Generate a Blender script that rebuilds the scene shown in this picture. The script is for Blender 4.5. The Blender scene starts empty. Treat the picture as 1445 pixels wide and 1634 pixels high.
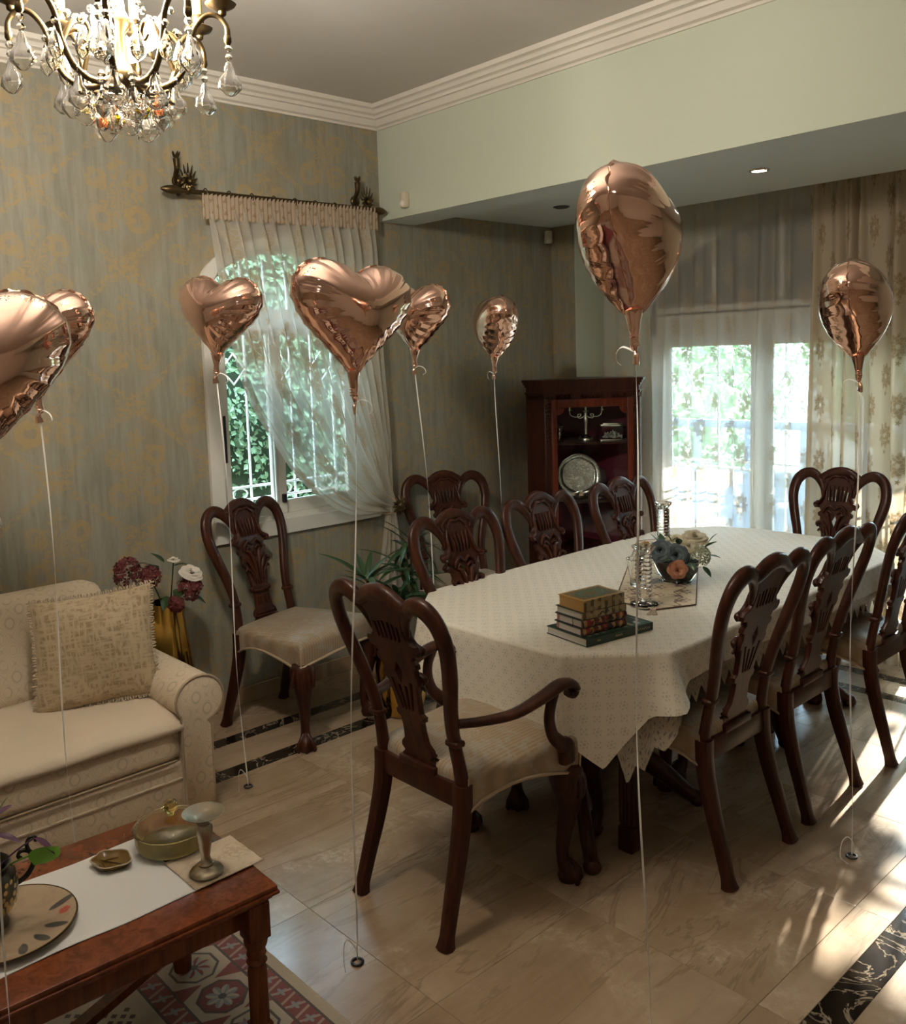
import bpy, bmesh, math, random
import numpy as np
from mathutils import Vector, Matrix
PI = math.pi
random.seed(7)
C = bpy.context.scene
COL = C.collection

# ---------------------------------------------------------------- camera
YAW, PITCH, ROLL = -0.8322606, 0.10669043, -0.03197224
FOC, PCX, PCY, CAMH = 1442.36, 700.82, 724.37, 1.75
fw = Vector((math.sin(YAW)*math.cos(PITCH), math.cos(YAW)*math.cos(PITCH), -math.sin(PITCH)))
r0 = Vector((math.cos(YAW), -math.sin(YAW), 0)); u0 = r0.cross(fw)
rr = math.cos(ROLL)*r0 + math.sin(ROLL)*u0
uu = -math.sin(ROLL)*r0 + math.cos(ROLL)*u0
cam = bpy.data.cameras.new('camera'); co = bpy.data.objects.new('camera', cam); COL.objects.link(co)
co.matrix_world = Matrix(((rr.x, uu.x, -fw.x, 0), (rr.y, uu.y, -fw.y, 0), (rr.z, uu.z, -fw.z, CAMH), (0, 0, 0, 1)))
cam.sensor_fit = 'HORIZONTAL'; cam.sensor_width = 36; cam.lens = FOC/1445*36
cam.shift_x = (722.5-PCX)/1445; cam.shift_y = (PCY-817)/1445
cam.clip_start = .05; cam.clip_end = 200
C.camera = co

# ---------------------------------------------------------------- world, sun, exposure
vs = C.view_settings
C.display_settings.display_device = 'sRGB'
vs.view_transform = 'Standard'; vs.look = 'None'; vs.gamma = 1; vs.use_curve_mapping = False
vs.exposure = 1.3
w = bpy.data.worlds.new('sky'); C.world = w; w.use_nodes = True
bg = w.node_tree.nodes['Background']
bg.inputs[0].default_value = (0.58, 0.82, 1.0, 1); bg.inputs[1].default_value = 11
sun = bpy.data.lights.new('sun', 'SUN'); sun.energy = 12; sun.color = (1, .93, .80); sun.angle = math.radians(.6)
so = bpy.data.objects.new('sun', sun); COL.objects.link(so)
SUNV = Vector((-.20, .95, .36)).normalized()          # towards the sun
so.rotation_euler = SUNV.to_track_quat('Z', 'Y').to_euler(); so.location = (-3, 14, 6)
C.cycles.max_bounces = 9; C.cycles.transparent_max_bounces = 24; C.cycles.transmission_bounces = 8
C.cycles.glossy_bounces = 5; C.cycles.diffuse_bounces = 4
C.cycles.caustics_reflective = False; C.cycles.caustics_refractive = False
C.cycles.sample_clamp_indirect = 6

# ---------------------------------------------------------------- geometry helpers
class MB:
    def __init__(s): s.v = []; s.f = []; s.mi = []; s.uv = None
    def add(s, vf, mi=0, M=None):
        v, f = vf; n = len(s.v)
        if M is not None: v = [tuple(M @ Vector(p)) for p in v]
        s.v += [tuple(p) for p in v]; s.f += [tuple(i+n for i in q) for q in f]; s.mi += [mi]*len(f)
        return s
def link(o, parent=None):
    COL.objects.link(o)
    if parent is not None: o.parent = parent
    return o
def obj(name, mb, mats, parent=None, smooth=40, kind=None):
    me = bpy.data.meshes.new(name)
    me.from_pydata(mb.v, [], mb.f)
    if not isinstance(mats, (list, tuple)): mats = [mats]
    for m in mats: me.materials.append(m)
    if len(mats) > 1: me.polygons.foreach_set('material_index', mb.mi)
    if smooth:
        me.polygons.foreach_set('use_smooth', [True]*len(me.polygons))
        if smooth < 180: me.set_sharp_from_angle(angle=math.radians(smooth))
    if mb.uv is not None:
        ul = me.uv_layers.new(name='UVMap')
        li = np.empty(len(me.loops), dtype=np.int32); me.loops.foreach_get('vertex_index', li)
        ul.data.foreach_set('uv', np.asarray(mb.uv, dtype=np.float32)[li].ravel())
    me.update()
    o = bpy.data.objects.new(name, me); link(o, parent)
    if kind: o['kind'] = kind
    return o
def tag(o, label, cat, group=None):
    o['label'] = label; o['category'] = cat
    if group: o['group'] = group
    return o
def thing(name, label, cat, loc=(0, 0, 0), rz=0, group=None):
    o = bpy.data.objects.new(name, None); o.empty_display_size = .1
    link(o); o.location = loc; o.rotation_euler = (0, 0, rz)
    return tag(o, label, cat, group)
def same(o, parent, loc=None, rot=None, name=None):        # a copy that shares mesh data
    c = o.copy(); COL.objects.link(c); c.parent = parent
    if loc is not None: c.location = loc
    if rot is not None: c.rotation_euler = rot
    return c
def dup(root, loc, rz, label, group=None):
    r = root.copy(); COL.objects.link(r); r.location = loc; r.rotation_euler = (0, 0, rz); r['label'] = label
    if group: r['group'] = group
    for ch in list(root.children):
        c = ch.copy(); COL.objects.link(c); c.parent = r
        for g in list(ch.children):
            d = g.copy(); COL.objects.link(d); d.parent = c
    return r
def box(x0, y0, z0, x1, y1, z1):
    v = [(x, y, z) for z in (z0, z1) for y in (y0, y1) for x in (x0, x1)]
    return v, [(0, 2, 3, 1), (4, 5, 7, 6), (0, 1, 5, 4), (2, 6, 7, 3), (0, 4, 6, 2), (1, 3, 7, 5)]
def cbox(cx, cy, cz, sx, sy, sz): return box(cx-sx/2, cy-sy/2, cz-sz/2, cx+sx/2, cy+sy/2, cz+sz/2)
def bbox(cx, cy, cz, sx, sy, sz, b=.005, seg=2):
    bm = bmesh.new(); bmesh.ops.create_cube(bm, size=1)
    for v in bm.verts: v.co = Vector((v.co.x*sx+cx, v.co.y*sy+cy, v.co.z*sz+cz))
    bmesh.ops.bevel(bm, geom=list(bm.edges), offset=min(b, sx*.45, sy*.45, sz*.45), segments=seg, affect='EDGES', profile=.5)
    bm.verts.index_update()
    r = [tuple(v.co) for v in bm.verts], [tuple(v.index for v in f.verts) for f in bm.faces]
    bm.free(); return r
def lathe(prof, n=24, cx=0, cy=0, cz=0, mod=None, caps=True):
    v = []; f = []
    for i, (r, z) in enumerate(prof):
        for k in range(n):
            a = 2*PI*k/n; q = r*(mod(a, i) if mod else 1)
            v.append((cx+q*math.cos(a), cy+q*math.sin(a), cz+z))
    for i in range(len(prof)-1):
        for k in range(n):
            a = i*n+k; b = i*n+(k+1) % n
            f.append((a, b, b+n, a+n))
    if caps and prof[0][0] > 1e-5: f.append(tuple(range(n-1, -1, -1)))
    if caps and prof[-1][0] > 1e-5: f.append(tuple((len(prof)-1)*n+k for k in range(n)))
    return v, f
def catmull(P, per=6, closed=False):
    P = [Vector(p) for p in P]; n = len(P); out = []
    rng = n if closed else n-1
    for i in range(rng):
        if closed: a, b, c, d = P[i-1], P[i], P[(i+1) % n], P[(i+2) % n]
        else: a, b, c, d = P[max(i-1, 0)], P[i], P[i+1], P[min(i+2, n-1)]
        for k in range(per):
            t = k/per; t2 = t*t; t3 = t2*t
            out.append(.5*((2*b)+(c-a)*t+(2*a-5*b+4*c-d)*t2+(3*b-a-3*c+d)*t3))
    if not closed: out.append(P[-1])
    return out
def lerpl(L, t):
    x = t*(len(L)-1); i = min(int(x), len(L)-2); f = x-i
    if isinstance(L[0], (tuple, list)): return tuple(a+(b-a)*f for a, b in zip(L[i], L[i+1]))
    return L[i]+(L[i+1]-L[i])*f
def tube(P, R, n=8, closed=False, up=None, caps=True, sq=0):
    """sweep; R = radius, list of radii or list of (ru, rv); sq>0 squares the section"""
    P = [Vector(p) for p in P]; m = len(P); v = []; f = []
    T = []
    for i in range(m):
        if closed: t = P[(i+1) % m]-P[i-1]
        else: t = P[min(i+1, m-1)]-P[max(i-1, 0)]
        T.append(t.normalized() if t.length > 1e-9 else Vector((0, 0, 1)))
    N = None
    for i in range(m):
        t = T[i]
        if up is not None:
            N = Vector(up)-t*Vector(up).dot(t)
            N = N.normalized() if N.length > 1e-6 else t.orthogonal().normalized()
        elif N is None: N = t.orthogonal().normalized()
        else:
            N = N-t*N.dot(t); N = N.normalized() if N.length > 1e-6 else t.orthogonal().normalized()
        B = t.cross(N)
        r = lerpl(R, i/(m-1)) if isinstance(R, list) else R
        ru, rv = r if isinstance(r, tuple) else (r, r)
        for k in range(n):
            a = 2*PI*k/n+(PI/n if sq else 0); ca, sa = math.cos(a), math.sin(a)
            if sq:
                q = (abs(ca)**sq+abs(sa)**sq)**(-1/sq); ca *= q; sa *= q
            v.append(tuple(P[i]+N*(ru*ca)+B*(rv*sa)))
    for i in range(m if closed else m-1):
        for k in range(n):
            a = i*n+k; b = i*n+(k+1) % n; c = ((i+1) % m)*n+(k+1) % n; d = ((i+1) % m)*n+k
            f.append((a, b, c, d))
    if caps and not closed:
        f.append(tuple(range(n-1, -1, -1))); f.append(tuple((m-1)*n+k for k in range(n)))
    return v, f
def prism(poly, z0, z1):
    n = len(poly)
    v = [(x, y, z0) for x, y in poly]+[(x, y, z1) for x, y in poly]
    return v, [tuple(range(n-1, -1, -1)), tuple(range(n, 2*n))]+[(i, (i+1) % n, n+(i+1) % n, n+i) for i in range(n)]
def gridf(fn, nu, nv, cu=False, cv=False):
    v = []; f = []
    for j in range(nv):
        for i in range(nu): v.append(tuple(fn(i/(nu if cu else nu-1), j/(nv if cv else nv-1))))
    for j in range(nv if cv else nv-1):
        for i in range(nu if cu else nu-1):
            a = j*nu+i; b = j*nu+(i+1) % nu; c = ((j+1) % nv)*nu+(i+1) % nu; d = ((j+1) % nv)*nu+i
            f.append((a, b, c, d))
    return v, f
def rings(R, cap0=True, cap1=True):
    n = len(R[0]); v = [tuple(p) for r in R for p in r]; f = []
    for i in range(len(R)-1):
        for k in range(n):
            a = i*n+k; b = i*n+(k+1) % n; f.append((a, b, b+n, a+n))
    if cap0: f.append(tuple(range(n-1, -1, -1)))
    if cap1: f.append(tuple((len(R)-1)*n+k for k in range(n)))
    return v, f
def sweep(prof, path, closed=False):
    """profile [(out, z)] along a horizontal polyline, mitred; out = to the left of travel"""
    P = [Vector((p[0], p[1])) for p in path]; m = len(P); R = []
    for i in range(m):
        a = P[i]-P[i-1] if (i > 0 or closed) else P[1]-P[0]
        b = P[(i+1) % m]-P[i] if (i < m-1 or closed) else P[-1]-P[-2]
        a.normalize(); b.normalize(); na = Vector((-a.y, a.x)); nb = Vector((-b.y, b.x))
        k = na+nb; k = k/max(k.dot(na), .2)
        R.append([(P[i].x+k.x*o, P[i].y+k.y*o, z) for o, z in prof])
    if closed: R.append(R[0])
    return rings(R, True, True)
def poly_mesh(outer, holes=(), thick=.01, bev=.003):
    """2-D outline with holes -> bevelled plate in xz (thickness along y)"""
    cu = bpy.data.curves.new('t', 'CURVE'); cu.dimensions = '2D'; cu.fill_mode = 'BOTH'
    cu.extrude = max(thick/2-bev, .0005); cu.bevel_depth = bev; cu.bevel_resolution = 1; cu.offset = -bev
    for L in [outer]+list(holes):
        s = cu.splines.new('POLY'); s.points.add(len(L)-1); s.use_cyclic_u = True
        for p, q in zip(s.points, L): p.co = (q[0], q[1], 0, 1)
    o = bpy.data.objects.new('t', cu); COL.objects.link(o)
    dg = bpy.context.evaluated_depsgraph_get(); dg.update()
    me = bpy.data.meshes.new_from_object(o.evaluated_get(dg))
    v = [(p.co.x, -p.co.z, p.co.y) for p in me.vertices]; f = [tuple(p.vertices) for p in me.polygons]
    bpy.data.objects.remove(o); bpy.data.curves.remove(cu); bpy.data.meshes.remove(me)
    return v, f
def text_mesh(body, size, depth=.0006):
    cu = bpy.data.curves.new('t', 'FONT'); cu.body = body; cu.size = size; cu.extrude = depth; cu.align_x = 'CENTER'; cu.align_y = 'CENTER'
    o = bpy.data.objects.new('t', cu); COL.objects.link(o)
    dg = bpy.context.evaluated_depsgraph_get(); dg.update()
    me = bpy.data.meshes.new_from_object(o.evaluated_get(dg))
    v = [tuple(p.co) for p in me.vertices]; f = [tuple(p.vertices) for p in me.polygons]
    bpy.data.objects.remove(o); bpy.data.curves.remove(cu); bpy.data.meshes.remove(me)
    return v, f

# ---------------------------------------------------------------- node helper
class V:
    def __init__(s, m, k): s.m = m; s.k = k
    def __add__(s, o): return s.m.math('ADD', s, o)
    __radd__ = __add__
    def __sub__(s, o): return s.m.math('SUBTRACT', s, o)
    def __rsub__(s, o): return s.m.math('SUBTRACT', o, s)
    def __mul__(s, o): return s.m.math('MULTIPLY', s, o)
    __rmul__ = __mul__
    def __truediv__(s, o): return s.m.math('DIVIDE', s, o)
    def __neg__(s): return s.m.math('MULTIPLY', s, -1.0)
class Mat:
    def __init__(s, name, col=(.8, .8, .8), rough=.5, metal=0, **kw):
        s.m = bpy.data.materials.new(name); s.m.use_nodes = True; s.nt = s.m.node_tree
        s.b = s.nt.nodes['Principled BSDF']; s.out = s.nt.nodes['Material Output']
        s.set('Base Color', col); s.set('Roughness', rough); s.set('Metallic', metal)
        for k, v in kw.items(): s.set(k.replace('_', ' '), v)
    def _in(s, sock, v):
        if isinstance(v, V): s.nt.links.new(v.k, sock)
        elif isinstance(v, (tuple, list)):
            sock.default_value = tuple(v)+((1,) if len(v) == 3 and sock.type == 'RGBA' else ())
        else: sock.default_value = v
    def set(s, k, v): s._in(s.b.inputs[k], v)
    def node(s, t, ins=None, out=0, **props):
        n = s.nt.nodes.new(t)
        for k, v in props.items(): setattr(n, k, v)
        for k, v in (ins or {}).items(): s._in(n.inputs[k], v)
        return V(s, n.outputs[out])
    def math(s, op, a, b=None, c=None):
        n = s.nt.nodes.new('ShaderNodeMath'); n.operation = op
        for i, x in enumerate((a, b, c)):
            if x is not None: s._in(n.inputs[i], x)
        return V(s, n.outputs[0])
    def sin(s, a): return s.math('SINE', a)
    def cos(s, a): return s.math('COSINE', a)
    def abs(s, a): return s.math('ABSOLUTE', a)
    def frac(s, a): return s.math('FRACT', a)
    def floor(s, a): return s.math('FLOOR', a)
    def sqrt(s, a): return s.math('SQRT', a)
    def min(s, a, b): return s.math('MINIMUM', a, b)
    def max(s, a, b): return s.math('MAXIMUM', a, b)
    def atan2(s, a, b): return s.math('ARCTAN2', a, b)
    def ss(s, a, b, x):                                   # smoothstep a..b
        n = s.nt.nodes.new('ShaderNodeMapRange'); n.interpolation_type = 'SMOOTHSTEP'
        s._in(n.inputs[0], x); n.inputs[1].default_value = a; n.inputs[2].default_value = b
        return V(s, n.outputs[0])
    def co(s, kind='Object'): return s.node('ShaderNodeTexCoord', out=kind)
    def pos(s): return s.node('ShaderNodeNewGeometry', out='Position')
    def xyz(s, vec):
        n = s.nt.nodes.new('ShaderNodeSeparateXYZ'); s._in(n.inputs[0], vec)
        return [V(s, n.outputs[i]) for i in range(3)]
    def vec(s, x, y, z): return s.node('ShaderNodeCombineXYZ', {0: x, 1: y, 2: z})
    def map(s, vec, scale=(1, 1, 1), rot=(0, 0, 0), loc=(0, 0, 0)):
        return s.node('ShaderNodeMapping', {'Vector': vec, 'Scale': scale, 'Rotation': rot, 'Location': loc})
    def noise(s, vec, scale=5, detail=3, rough=.55, dist=0):
        return s.node('ShaderNodeTexNoise', {'Vector': vec, 'Scale': scale, 'Detail': detail, 'Roughness': rough, 'Distortion': dist})
    def voro(s, vec, scale=5, feature='F1', out='Distance'):
        return s.node('ShaderNodeTexVoronoi', {'Vector': vec, 'Scale': scale}, out=out, feature=feature)
    def rnd(s): return s.node('ShaderNodeObjectInfo', out='Random')
    def mix(s, f, a, b):
        n = s.nt.nodes.new('ShaderNodeMix'); n.data_type = 'RGBA'
        s._in(n.inputs[0], f); s._in(n.inputs[6], a); s._in(n.inputs[7], b)
        return V(s, n.outputs[2])
    def bump(s, h, strength=.3, dist=.01):
        s.set('Normal', s.node('ShaderNodeBump', {'Height': h, 'Strength': strength, 'Distance': dist})); return s
    def flower(s, du, dv, R, petals, amp=.28):             # soft rosette mask
        r = s.sqrt(du*du+dv*dv); a = s.atan2(dv, du)
        edge = (s.cos(a*petals)*amp+1-amp)*R
        return s.ss(0, R*.22, edge-r), r, a
def thin(m, fac, bs=None):                                # transparent where fac = 0
    nt = m.nt; t = nt.nodes.new('ShaderNodeBsdfTransparent'); x = nt.nodes.new('ShaderNodeMixShader')
    m._in(x.inputs[0], fac); nt.links.new(t.outputs[0], x.inputs[1]); nt.links.new(bs or m.b.outputs[0], x.inputs[2])
    nt.links.new(x.outputs[0], m.out.inputs[0]); return m
def rep(m, x, n): return m.frac(x*(1.0/n)+100.5)-.5       # signed cell coordinate in [-.5,.5]
# ---------------------------------------------------------------- materials
def mk_wallpaper():
    m = Mat('damask wallpaper', rough=.55); x, y, z = m.xyz(m.pos()); u = x+y
    P = m.vec(u, z, 0.0)
    streak = m.noise(m.vec(u*30, z*2.6, 0.0), 1, 4, .65); blot = m.noise(P, 3.0, 5, .65)
    fine = m.noise(P, 42, 3, .7); mid = m.noise(P, 13, 4, .65)
    W_, H_ = .76, .63
    g = m.abs(m.cos(u*(2*PI/W_))+m.cos(z*(2*PI/H_))+mid*.42-.21)
    lines = (1-m.ss(.10, .22, g))*m.ss(.40, .58, fine)
    wob = mid*.055-.0275; masks = None
    for o in (0, .5):
        du = rep(m, u+o*W_, W_)*W_+wob; dv = rep(m, z+o*H_, H_)*H_+wob
        k, r, a = m.flower(du, dv*.78, .145, 7)
        q = k*(m.ss(-.15, .35, m.sin(r*150+m.cos(a*7)*2.6+mid*5))*.8+.12)
        k2, r2, a2 = m.flower(du, dv-.155, .055, 5)
        s1 = (1-m.ss(.012, .022, m.abs(m.sqrt((m.abs(du)-.085)*(m.abs(du)-.085)+(dv+.10)*(dv+.10))-.045)))
        s2 = (1-m.ss(.010, .018, m.abs(m.sqrt((m.abs(du)-.10)*(m.abs(du)-.10)+(dv-.075)*(dv-.075))-.035)))
        q = m.max(m.max(q, k2*.8), m.max(s1, s2)*.8)
        masks = q if masks is None else m.max(masks, q)
    wear = m.ss(.34, .60, blot*.45+fine*.55)
    gold = m.min(m.max(lines*.9, masks)*wear, 1.0)
    base = m.mix(m.ss(.32, .68, streak*.7+blot*.3), (.215, .205, .16), (.315, .30, .24))
    base = m.mix(m.ss(.48, .70, blot)*.55, base, (.25, .19, .105))
    base = m.mix(m.ss(.55, .8, fine)*.25, base, (.10, .095, .07))
    m.set('Base Color', m.mix(gold*.95, base, (.38, .265, .115))); m.set('Roughness', .55-gold*.15)
    return m.bump(gold*.5+streak*.3, .12, .004).m
def mk_marble(name, dark=False):
    m = Mat(name, rough=.14); p = m.co('Object'); x, y, z = m.xyz(p); rn = m.rnd()
    q = m.vec(x+rn*37.0, y+rn*11.0, rn*5.0)
    if dark:
        n = m.noise(q, 9, 5, .65, .6); v = m.abs(m.noise(q, 5, 5, .6, 1.2)-.5)
        c = m.mix(m.ss(.4, .7, n), (.010, .007, .005), (.035, .022, .013))
        c = m.mix(1-m.ss(0, .018, v), c, (.30, .24, .17))
        c = m.mix(m.ss(.70, .78, m.noise(q, 13, 2))*.8, c, (.32, .28, .22))
        m.set('Base Color', c); m.set('Roughness', .12); return m.m
    s1 = m.noise(m.map(q, (4.2, .8, 1)), 1, 5, .62, .8)
    s2 = m.noise(m.map(q, (20, 2.2, 1), (0, 0, .06)), 1, 4, .65, .5)
    s3 = m.noise(q, 3.0, 6, .7, .6); sp = m.noise(q, 38, 4, .8)
    c = m.mix(m.ss(.30, .70, s1*.6+s3*.4), (.27, .175, .10), (.46, .345, .235))
    c = m.mix(m.ss(.54, .74, s2)*.38, c, (.235, .148, .082))
    c = m.mix(m.ss(.52, .68, s3)*m.ss(.40, .62, sp)*.75, c, (.56, .44, .315))
    c = m.mix((1-m.ss(0, .022, m.abs(s1-.52)))*.45, c, (.17, .105, .06))
    c = m.mix(m.ss(.70, .80, s3)*.55, c, (.42, .27, .07))
    m.set('Base Color', m.mix(rn*.25, c, (.36, .26, .17))); m.set('Roughness', .13+s3*.12); m.set('Specular IOR Level', .62)
    return m.bump(s3*.5+m.noise(p, 3, 1), .03, .01).m
def mk_wood(name, a, b, rough=.36, scale=1.0):
    m = Mat(name, rough=rough); p = m.map(m.co('Object'), (14*scale, 14*scale, 1.6*scale))
    n = m.noise(p, 2, 4, .6, .8); f = m.noise(m.map(m.co('Object'), (90, 90, 6)), 1, 2)
    c = m.mix(m.ss(.3, .7, n), a, b); c = m.mix(m.ss(.5, .8, f)*.35, c, tuple(q*.45 for q in a))
    m.set('Base Color', c); m.set('Coat Weight', .05); m.set('Specular IOR Level', .24); m.set('Coat Roughness', .15)
    return m.bump(f, .05, .002).m
def mk_fabric(name, a, b, kind, rough=.75):
    m = Mat(name, rough=rough); p = m.co('Object'); x, y, z = m.xyz(p)
    weave = m.noise(p, 260, 2, .7)
    if kind == 'ogee':                                   # sofa: rows of ogee rings
        u = x+y*.5; v = z+y*.9
        u = y+x*.35; v = z-x*.9
        g = m.cos(u*(2*PI/.085))+m.cos(v*(2*PI/.105)); gg = m.abs(g)
        ring = m.ss(.15, .35, m.abs(m.sin(gg*4.2)))
        dark = m.ss(.35, .65, m.sin(u*31+3)*m.sin(v*23+1)*.5+.5)
        dot = (1-m.ss(.12, .3, m.abs(gg-1.25)))*dark
        c = m.mix((1-ring)*.5, a, b); c = m.mix(dot*.55, c, tuple(q*.55 for q in a))
        h = ring
    elif kind == 'stripe':                               # seat: ribbed stripe with damask leaves
        st = m.sin(x*430)*.5+.5
        d = m.ss(.50, .56, m.noise(p, 11, 3, .6, 1.5)); d2 = m.ss(.0, .05, m.abs(m.noise(p, 9, 2, .5, 2)-.5))
        c = m.mix(st*.8, a, b); c = m.mix(d*d2*.6, c, (.33, .31, .26))
        h = st
    elif kind == 'scratch':                              # cushion: broken basket weave
        h1 = m.noise(m.map(p, (16, 16, 95)), 1, 2); h2 = m.noise(m.map(p, (95, 95, 16)), 1, 2)
        ck = m.sin(x*0+y*90)*m.sin(z*90)
        c = m.mix(m.ss(.42, .6, m.max(h1, h2)), a, b); c = m.mix(m.ss(.1, .5, ck)*.35, c, b); h = m.max(h1, h2)
    elif kind == 'jacquard':                             # tablecloth
        u, v, _ = m.xyz(m.co('UV'))
        f1, r1, a1 = m.flower(rep(m, u, .062)*.062, rep(m, v, .062)*.062, .021, 6)
        f2, r2, a2 = m.flower(rep(m, u+.031, .062)*.062, rep(m, v+.031, .062)*.062, .017, 4)
        k = m.min(m.max(f1*m.ss(-.6, .4, m.sin(r1*620)), f2*m.ss(-.7, .3, m.cos(r2*500))), 1.0)
        c = m.mix(k*.62, a, b); h = k
    elif kind == 'runner':
        f1, r1, a1 = m.flower(rep(m, x, .102)*.102, rep(m, y+m.floor(x*(1/.102)+100.5)*.06, .12)*.12, .040, 6)
        w1 = 1-m.ss(.03, .10, m.abs(m.sin(x*37+m.sin(y*42)*1.6)*.5+m.sin(y*40)*.5))
        k = m.min(m.max(f1*m.ss(-.5, .4, m.sin(r1*300)), w1), 1.0)
        c = m.mix(k, a, b); h = k
    else: c = m.mix(weave, a, b); h = weave
    m.set('Base Color', m.mix(weave*.12, c, tuple(q*.6 for q in a))); m.set('Sheen Weight', .15)
    return m.bump(h*.6+weave*.5, .25, .0015).m
def mk_lace(name, col, base, motif, su=.20, sv=.30, r=.05, tr=.5):
    m = Mat(name, col, .8); u, v, _ = m.xyz(m.co('UV'))
    k = None
    for o in (0, .5):
        du = rep(m, u+o*su, su)*su; dv = rep(m, v+o*sv, sv)*sv
        f, rr_, a_ = m.flower(du*1.45, dv*.85, r, 9, .12)
        f2, r2_, a2_ = m.flower(du*1.6, dv+r*1.28, r*.26, 5); ed = m.ss(.015, .075, m.voro(m.vec(u, v, 0.0), 3.6/r, 'DISTANCE_TO_EDGE'))
        q = m.max(f*(ed*.75+.25)*m.ss(.10, .22, rr_*(1/r)), f2)
        k = q if k is None else m.max(k, q)
    fine = m.noise(m.vec(u, v, 0.0), 420, 1)
    fac = k*(motif-base)+base+(fine-.5)*.12
    t = m.nt.nodes.new('ShaderNodeBsdfTranslucent'); m._in(t.inputs[0], col)
    d = m.nt.nodes.new('ShaderNodeBsdfDiffuse')
    cc = m.mix(k*.85, col, (col[0]*.56, col[1]*.48, col[2]*.36)); m._in(d.inputs[0], cc); m._in(t.inputs[0], cc)
    x = m.nt.nodes.new('ShaderNodeMixShader'); m._in(x.inputs[0], tr-k*(tr*.45))
    m.nt.links.new(d.outputs[0], x.inputs[1]); m.nt.links.new(t.outputs[0], x.inputs[2])
    return thin(m, fac, x.outputs[0]).m
def mk_leaf(name, a, b, tr=.3, rough=.4):
    m = Mat(name, rough=rough); n = m.noise(m.pos(), 6, 2)
    isl = m.node('ShaderNodeNewGeometry', out='Random Per Island')
    c = m.mix(m.min(n*.5+isl*.6, 1.0), a, b); m.set('Base Color', c)
    t = m.nt.nodes.new('ShaderNodeBsdfTranslucent'); m._in(t.inputs[0], c)
    x = m.nt.nodes.new('ShaderNodeMixShader'); x.inputs[0].default_value = tr
    m.nt.links.new(m.b.outputs[0], x.inputs[1]); m.nt.links.new(t.outputs[0], x.inputs[2]); m.nt.links.new(x.outputs[0], m.out.inputs[0])
    return m.m
def mk_pane(name, tint=(1, 1, 1)):
    m = Mat(name); nt = m.nt
    g = nt.nodes.new('ShaderNodeBsdfGlossy'); g.inputs['Roughness'].default_value = .02
    f = m.node('ShaderNodeFresnel', {'IOR': 1.3})
    t = nt.nodes.new('ShaderNodeBsdfTransparent'); m._in(t.inputs[0], tint)
    x = nt.nodes.new('ShaderNodeMixShader'); nt.links.new(f.k, x.inputs[0]); nt.links.new(t.outputs[0], x.inputs[1]); nt.links.new(g.outputs[0], x.inputs[2])
    nt.links.new(x.outputs[0], m.out.inputs[0]); return m.m
def mk_glass(name, tint=(1, 1, 1), rough=0.0, ior=1.5):
    return Mat(name, tint, rough, Transmission_Weight=1.0, IOR=ior).m
def mk_emit(name, col, s):
    return Mat(name, col, .4, Emission_Color=col+(1,), Emission_Strength=s).m
def plain(name, col, rough=.5, metal=0, amt=.08, scale=14, **kw):
    m = Mat(name, col, rough, metal, **kw); n = m.noise(m.co('Object'), scale, 3)
    m.set('Base Color', m.mix(n*amt*2, col, tuple(q*.7 for q in col))); return m.m

M_wallpaper = mk_wallpaper()
M_marble = mk_marble('beige marble'); M_dark_marble = mk_marble('dark emperador marble', True)
M_wood = mk_wood('dark mahogany', (.027, .0075, .0036), (.060, .0165, .0072))
M_table_wood = mk_wood('red brown wood', (.10, .026, .010), (.19, .052, .018), .2)
M_seat = mk_fabric('striped damask seat fabric', (.36, .26, .16), (.24, .165, .095), 'stripe', .5)
M_piping = plain('beige piping cord', (.42, .31, .20), .6)
M_sofa_cord = plain('sofa piping cord', (.36, .28, .19), .7)
M_sofa = mk_fabric('ogee woven upholstery', (.62, .51, .37), (.43, .34, .235), 'ogee')
M_throw = mk_fabric('beige seat cover cloth', (.70, .58, .44), (.60, .49, .36), 'weave')
M_cushion = mk_fabric('basket weave cushion fabric', (.27, .195, .105), (.44, .34, .215), 'scratch')
M_fringe = plain('cream fringe', (.50, .40, .28), .8)
M_cloth = mk_fabric('ivory jacquard cloth', (.74, .68, .57), (.46, .42, .34), 'jacquard', .7)
M_runner = mk_fabric('gold and brown brocade', (.60, .49, .33), (.13, .06, .025), 'runner', .55)
M_lace = mk_lace('beige sheer lace', (.80, .76, .69), .52, .90, .27, .31, .068, .5)
M_lace_window = mk_lace('swept window lace', (.80, .76, .68), .60, .95, .30, .44, .10, .55)
M_lace_heavy = mk_lace('beige gathered lace', (.60, .49, .35), .93, .99, .27, .31, .068, .3)
M_lace_trim = mk_lace('white crochet lace', (.84, .82, .76), .30, .99, .055, .055, .030, .3)
M_white = plain('white painted aluminium', (.72, .70, .64), .35)
M_white_trim = plain('white plaster moulding', (.74, .68, .60), .5)
M_ceiling = plain('ceiling paint', (.62, .58, .53), .8)
M_green = plain('pale green paint', (.55, .58, .47), .7, amt=.03, scale=3)
M_soffit = plain('pale soffit paint', (.64, .67, .64), .75, amt=.03, scale=3)
M_plain_wall = plain('cream wall paint', (.62, .56, .47), .8)
M_foil = Mat('rose gold foil', (.88, .58, .475), .075, 1).m
M_ribbon = plain('white ribbon', (.80, .78, .75), .35)
M_brass = plain('antique brass', (.115, .08, .038), .42, 1, .3, 60)
M_gold = plain('polished gold metal', (.62, .40, .10), .12, 1, .1)
M_silver = plain('silver', (.86, .83, .74), .22, 1, .1, 50)
M_pewter = plain('brown pewter', (.42, .36, .27), .34, 1, .3, 40)
M_steel = plain('dark metal ring', (.10, .10, .10), .3, 1)
M_black = plain('black plastic', (.01, .01, .012), .4)
M_crystal = mk_glass('cut crystal', (1, .99, .97))
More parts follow.
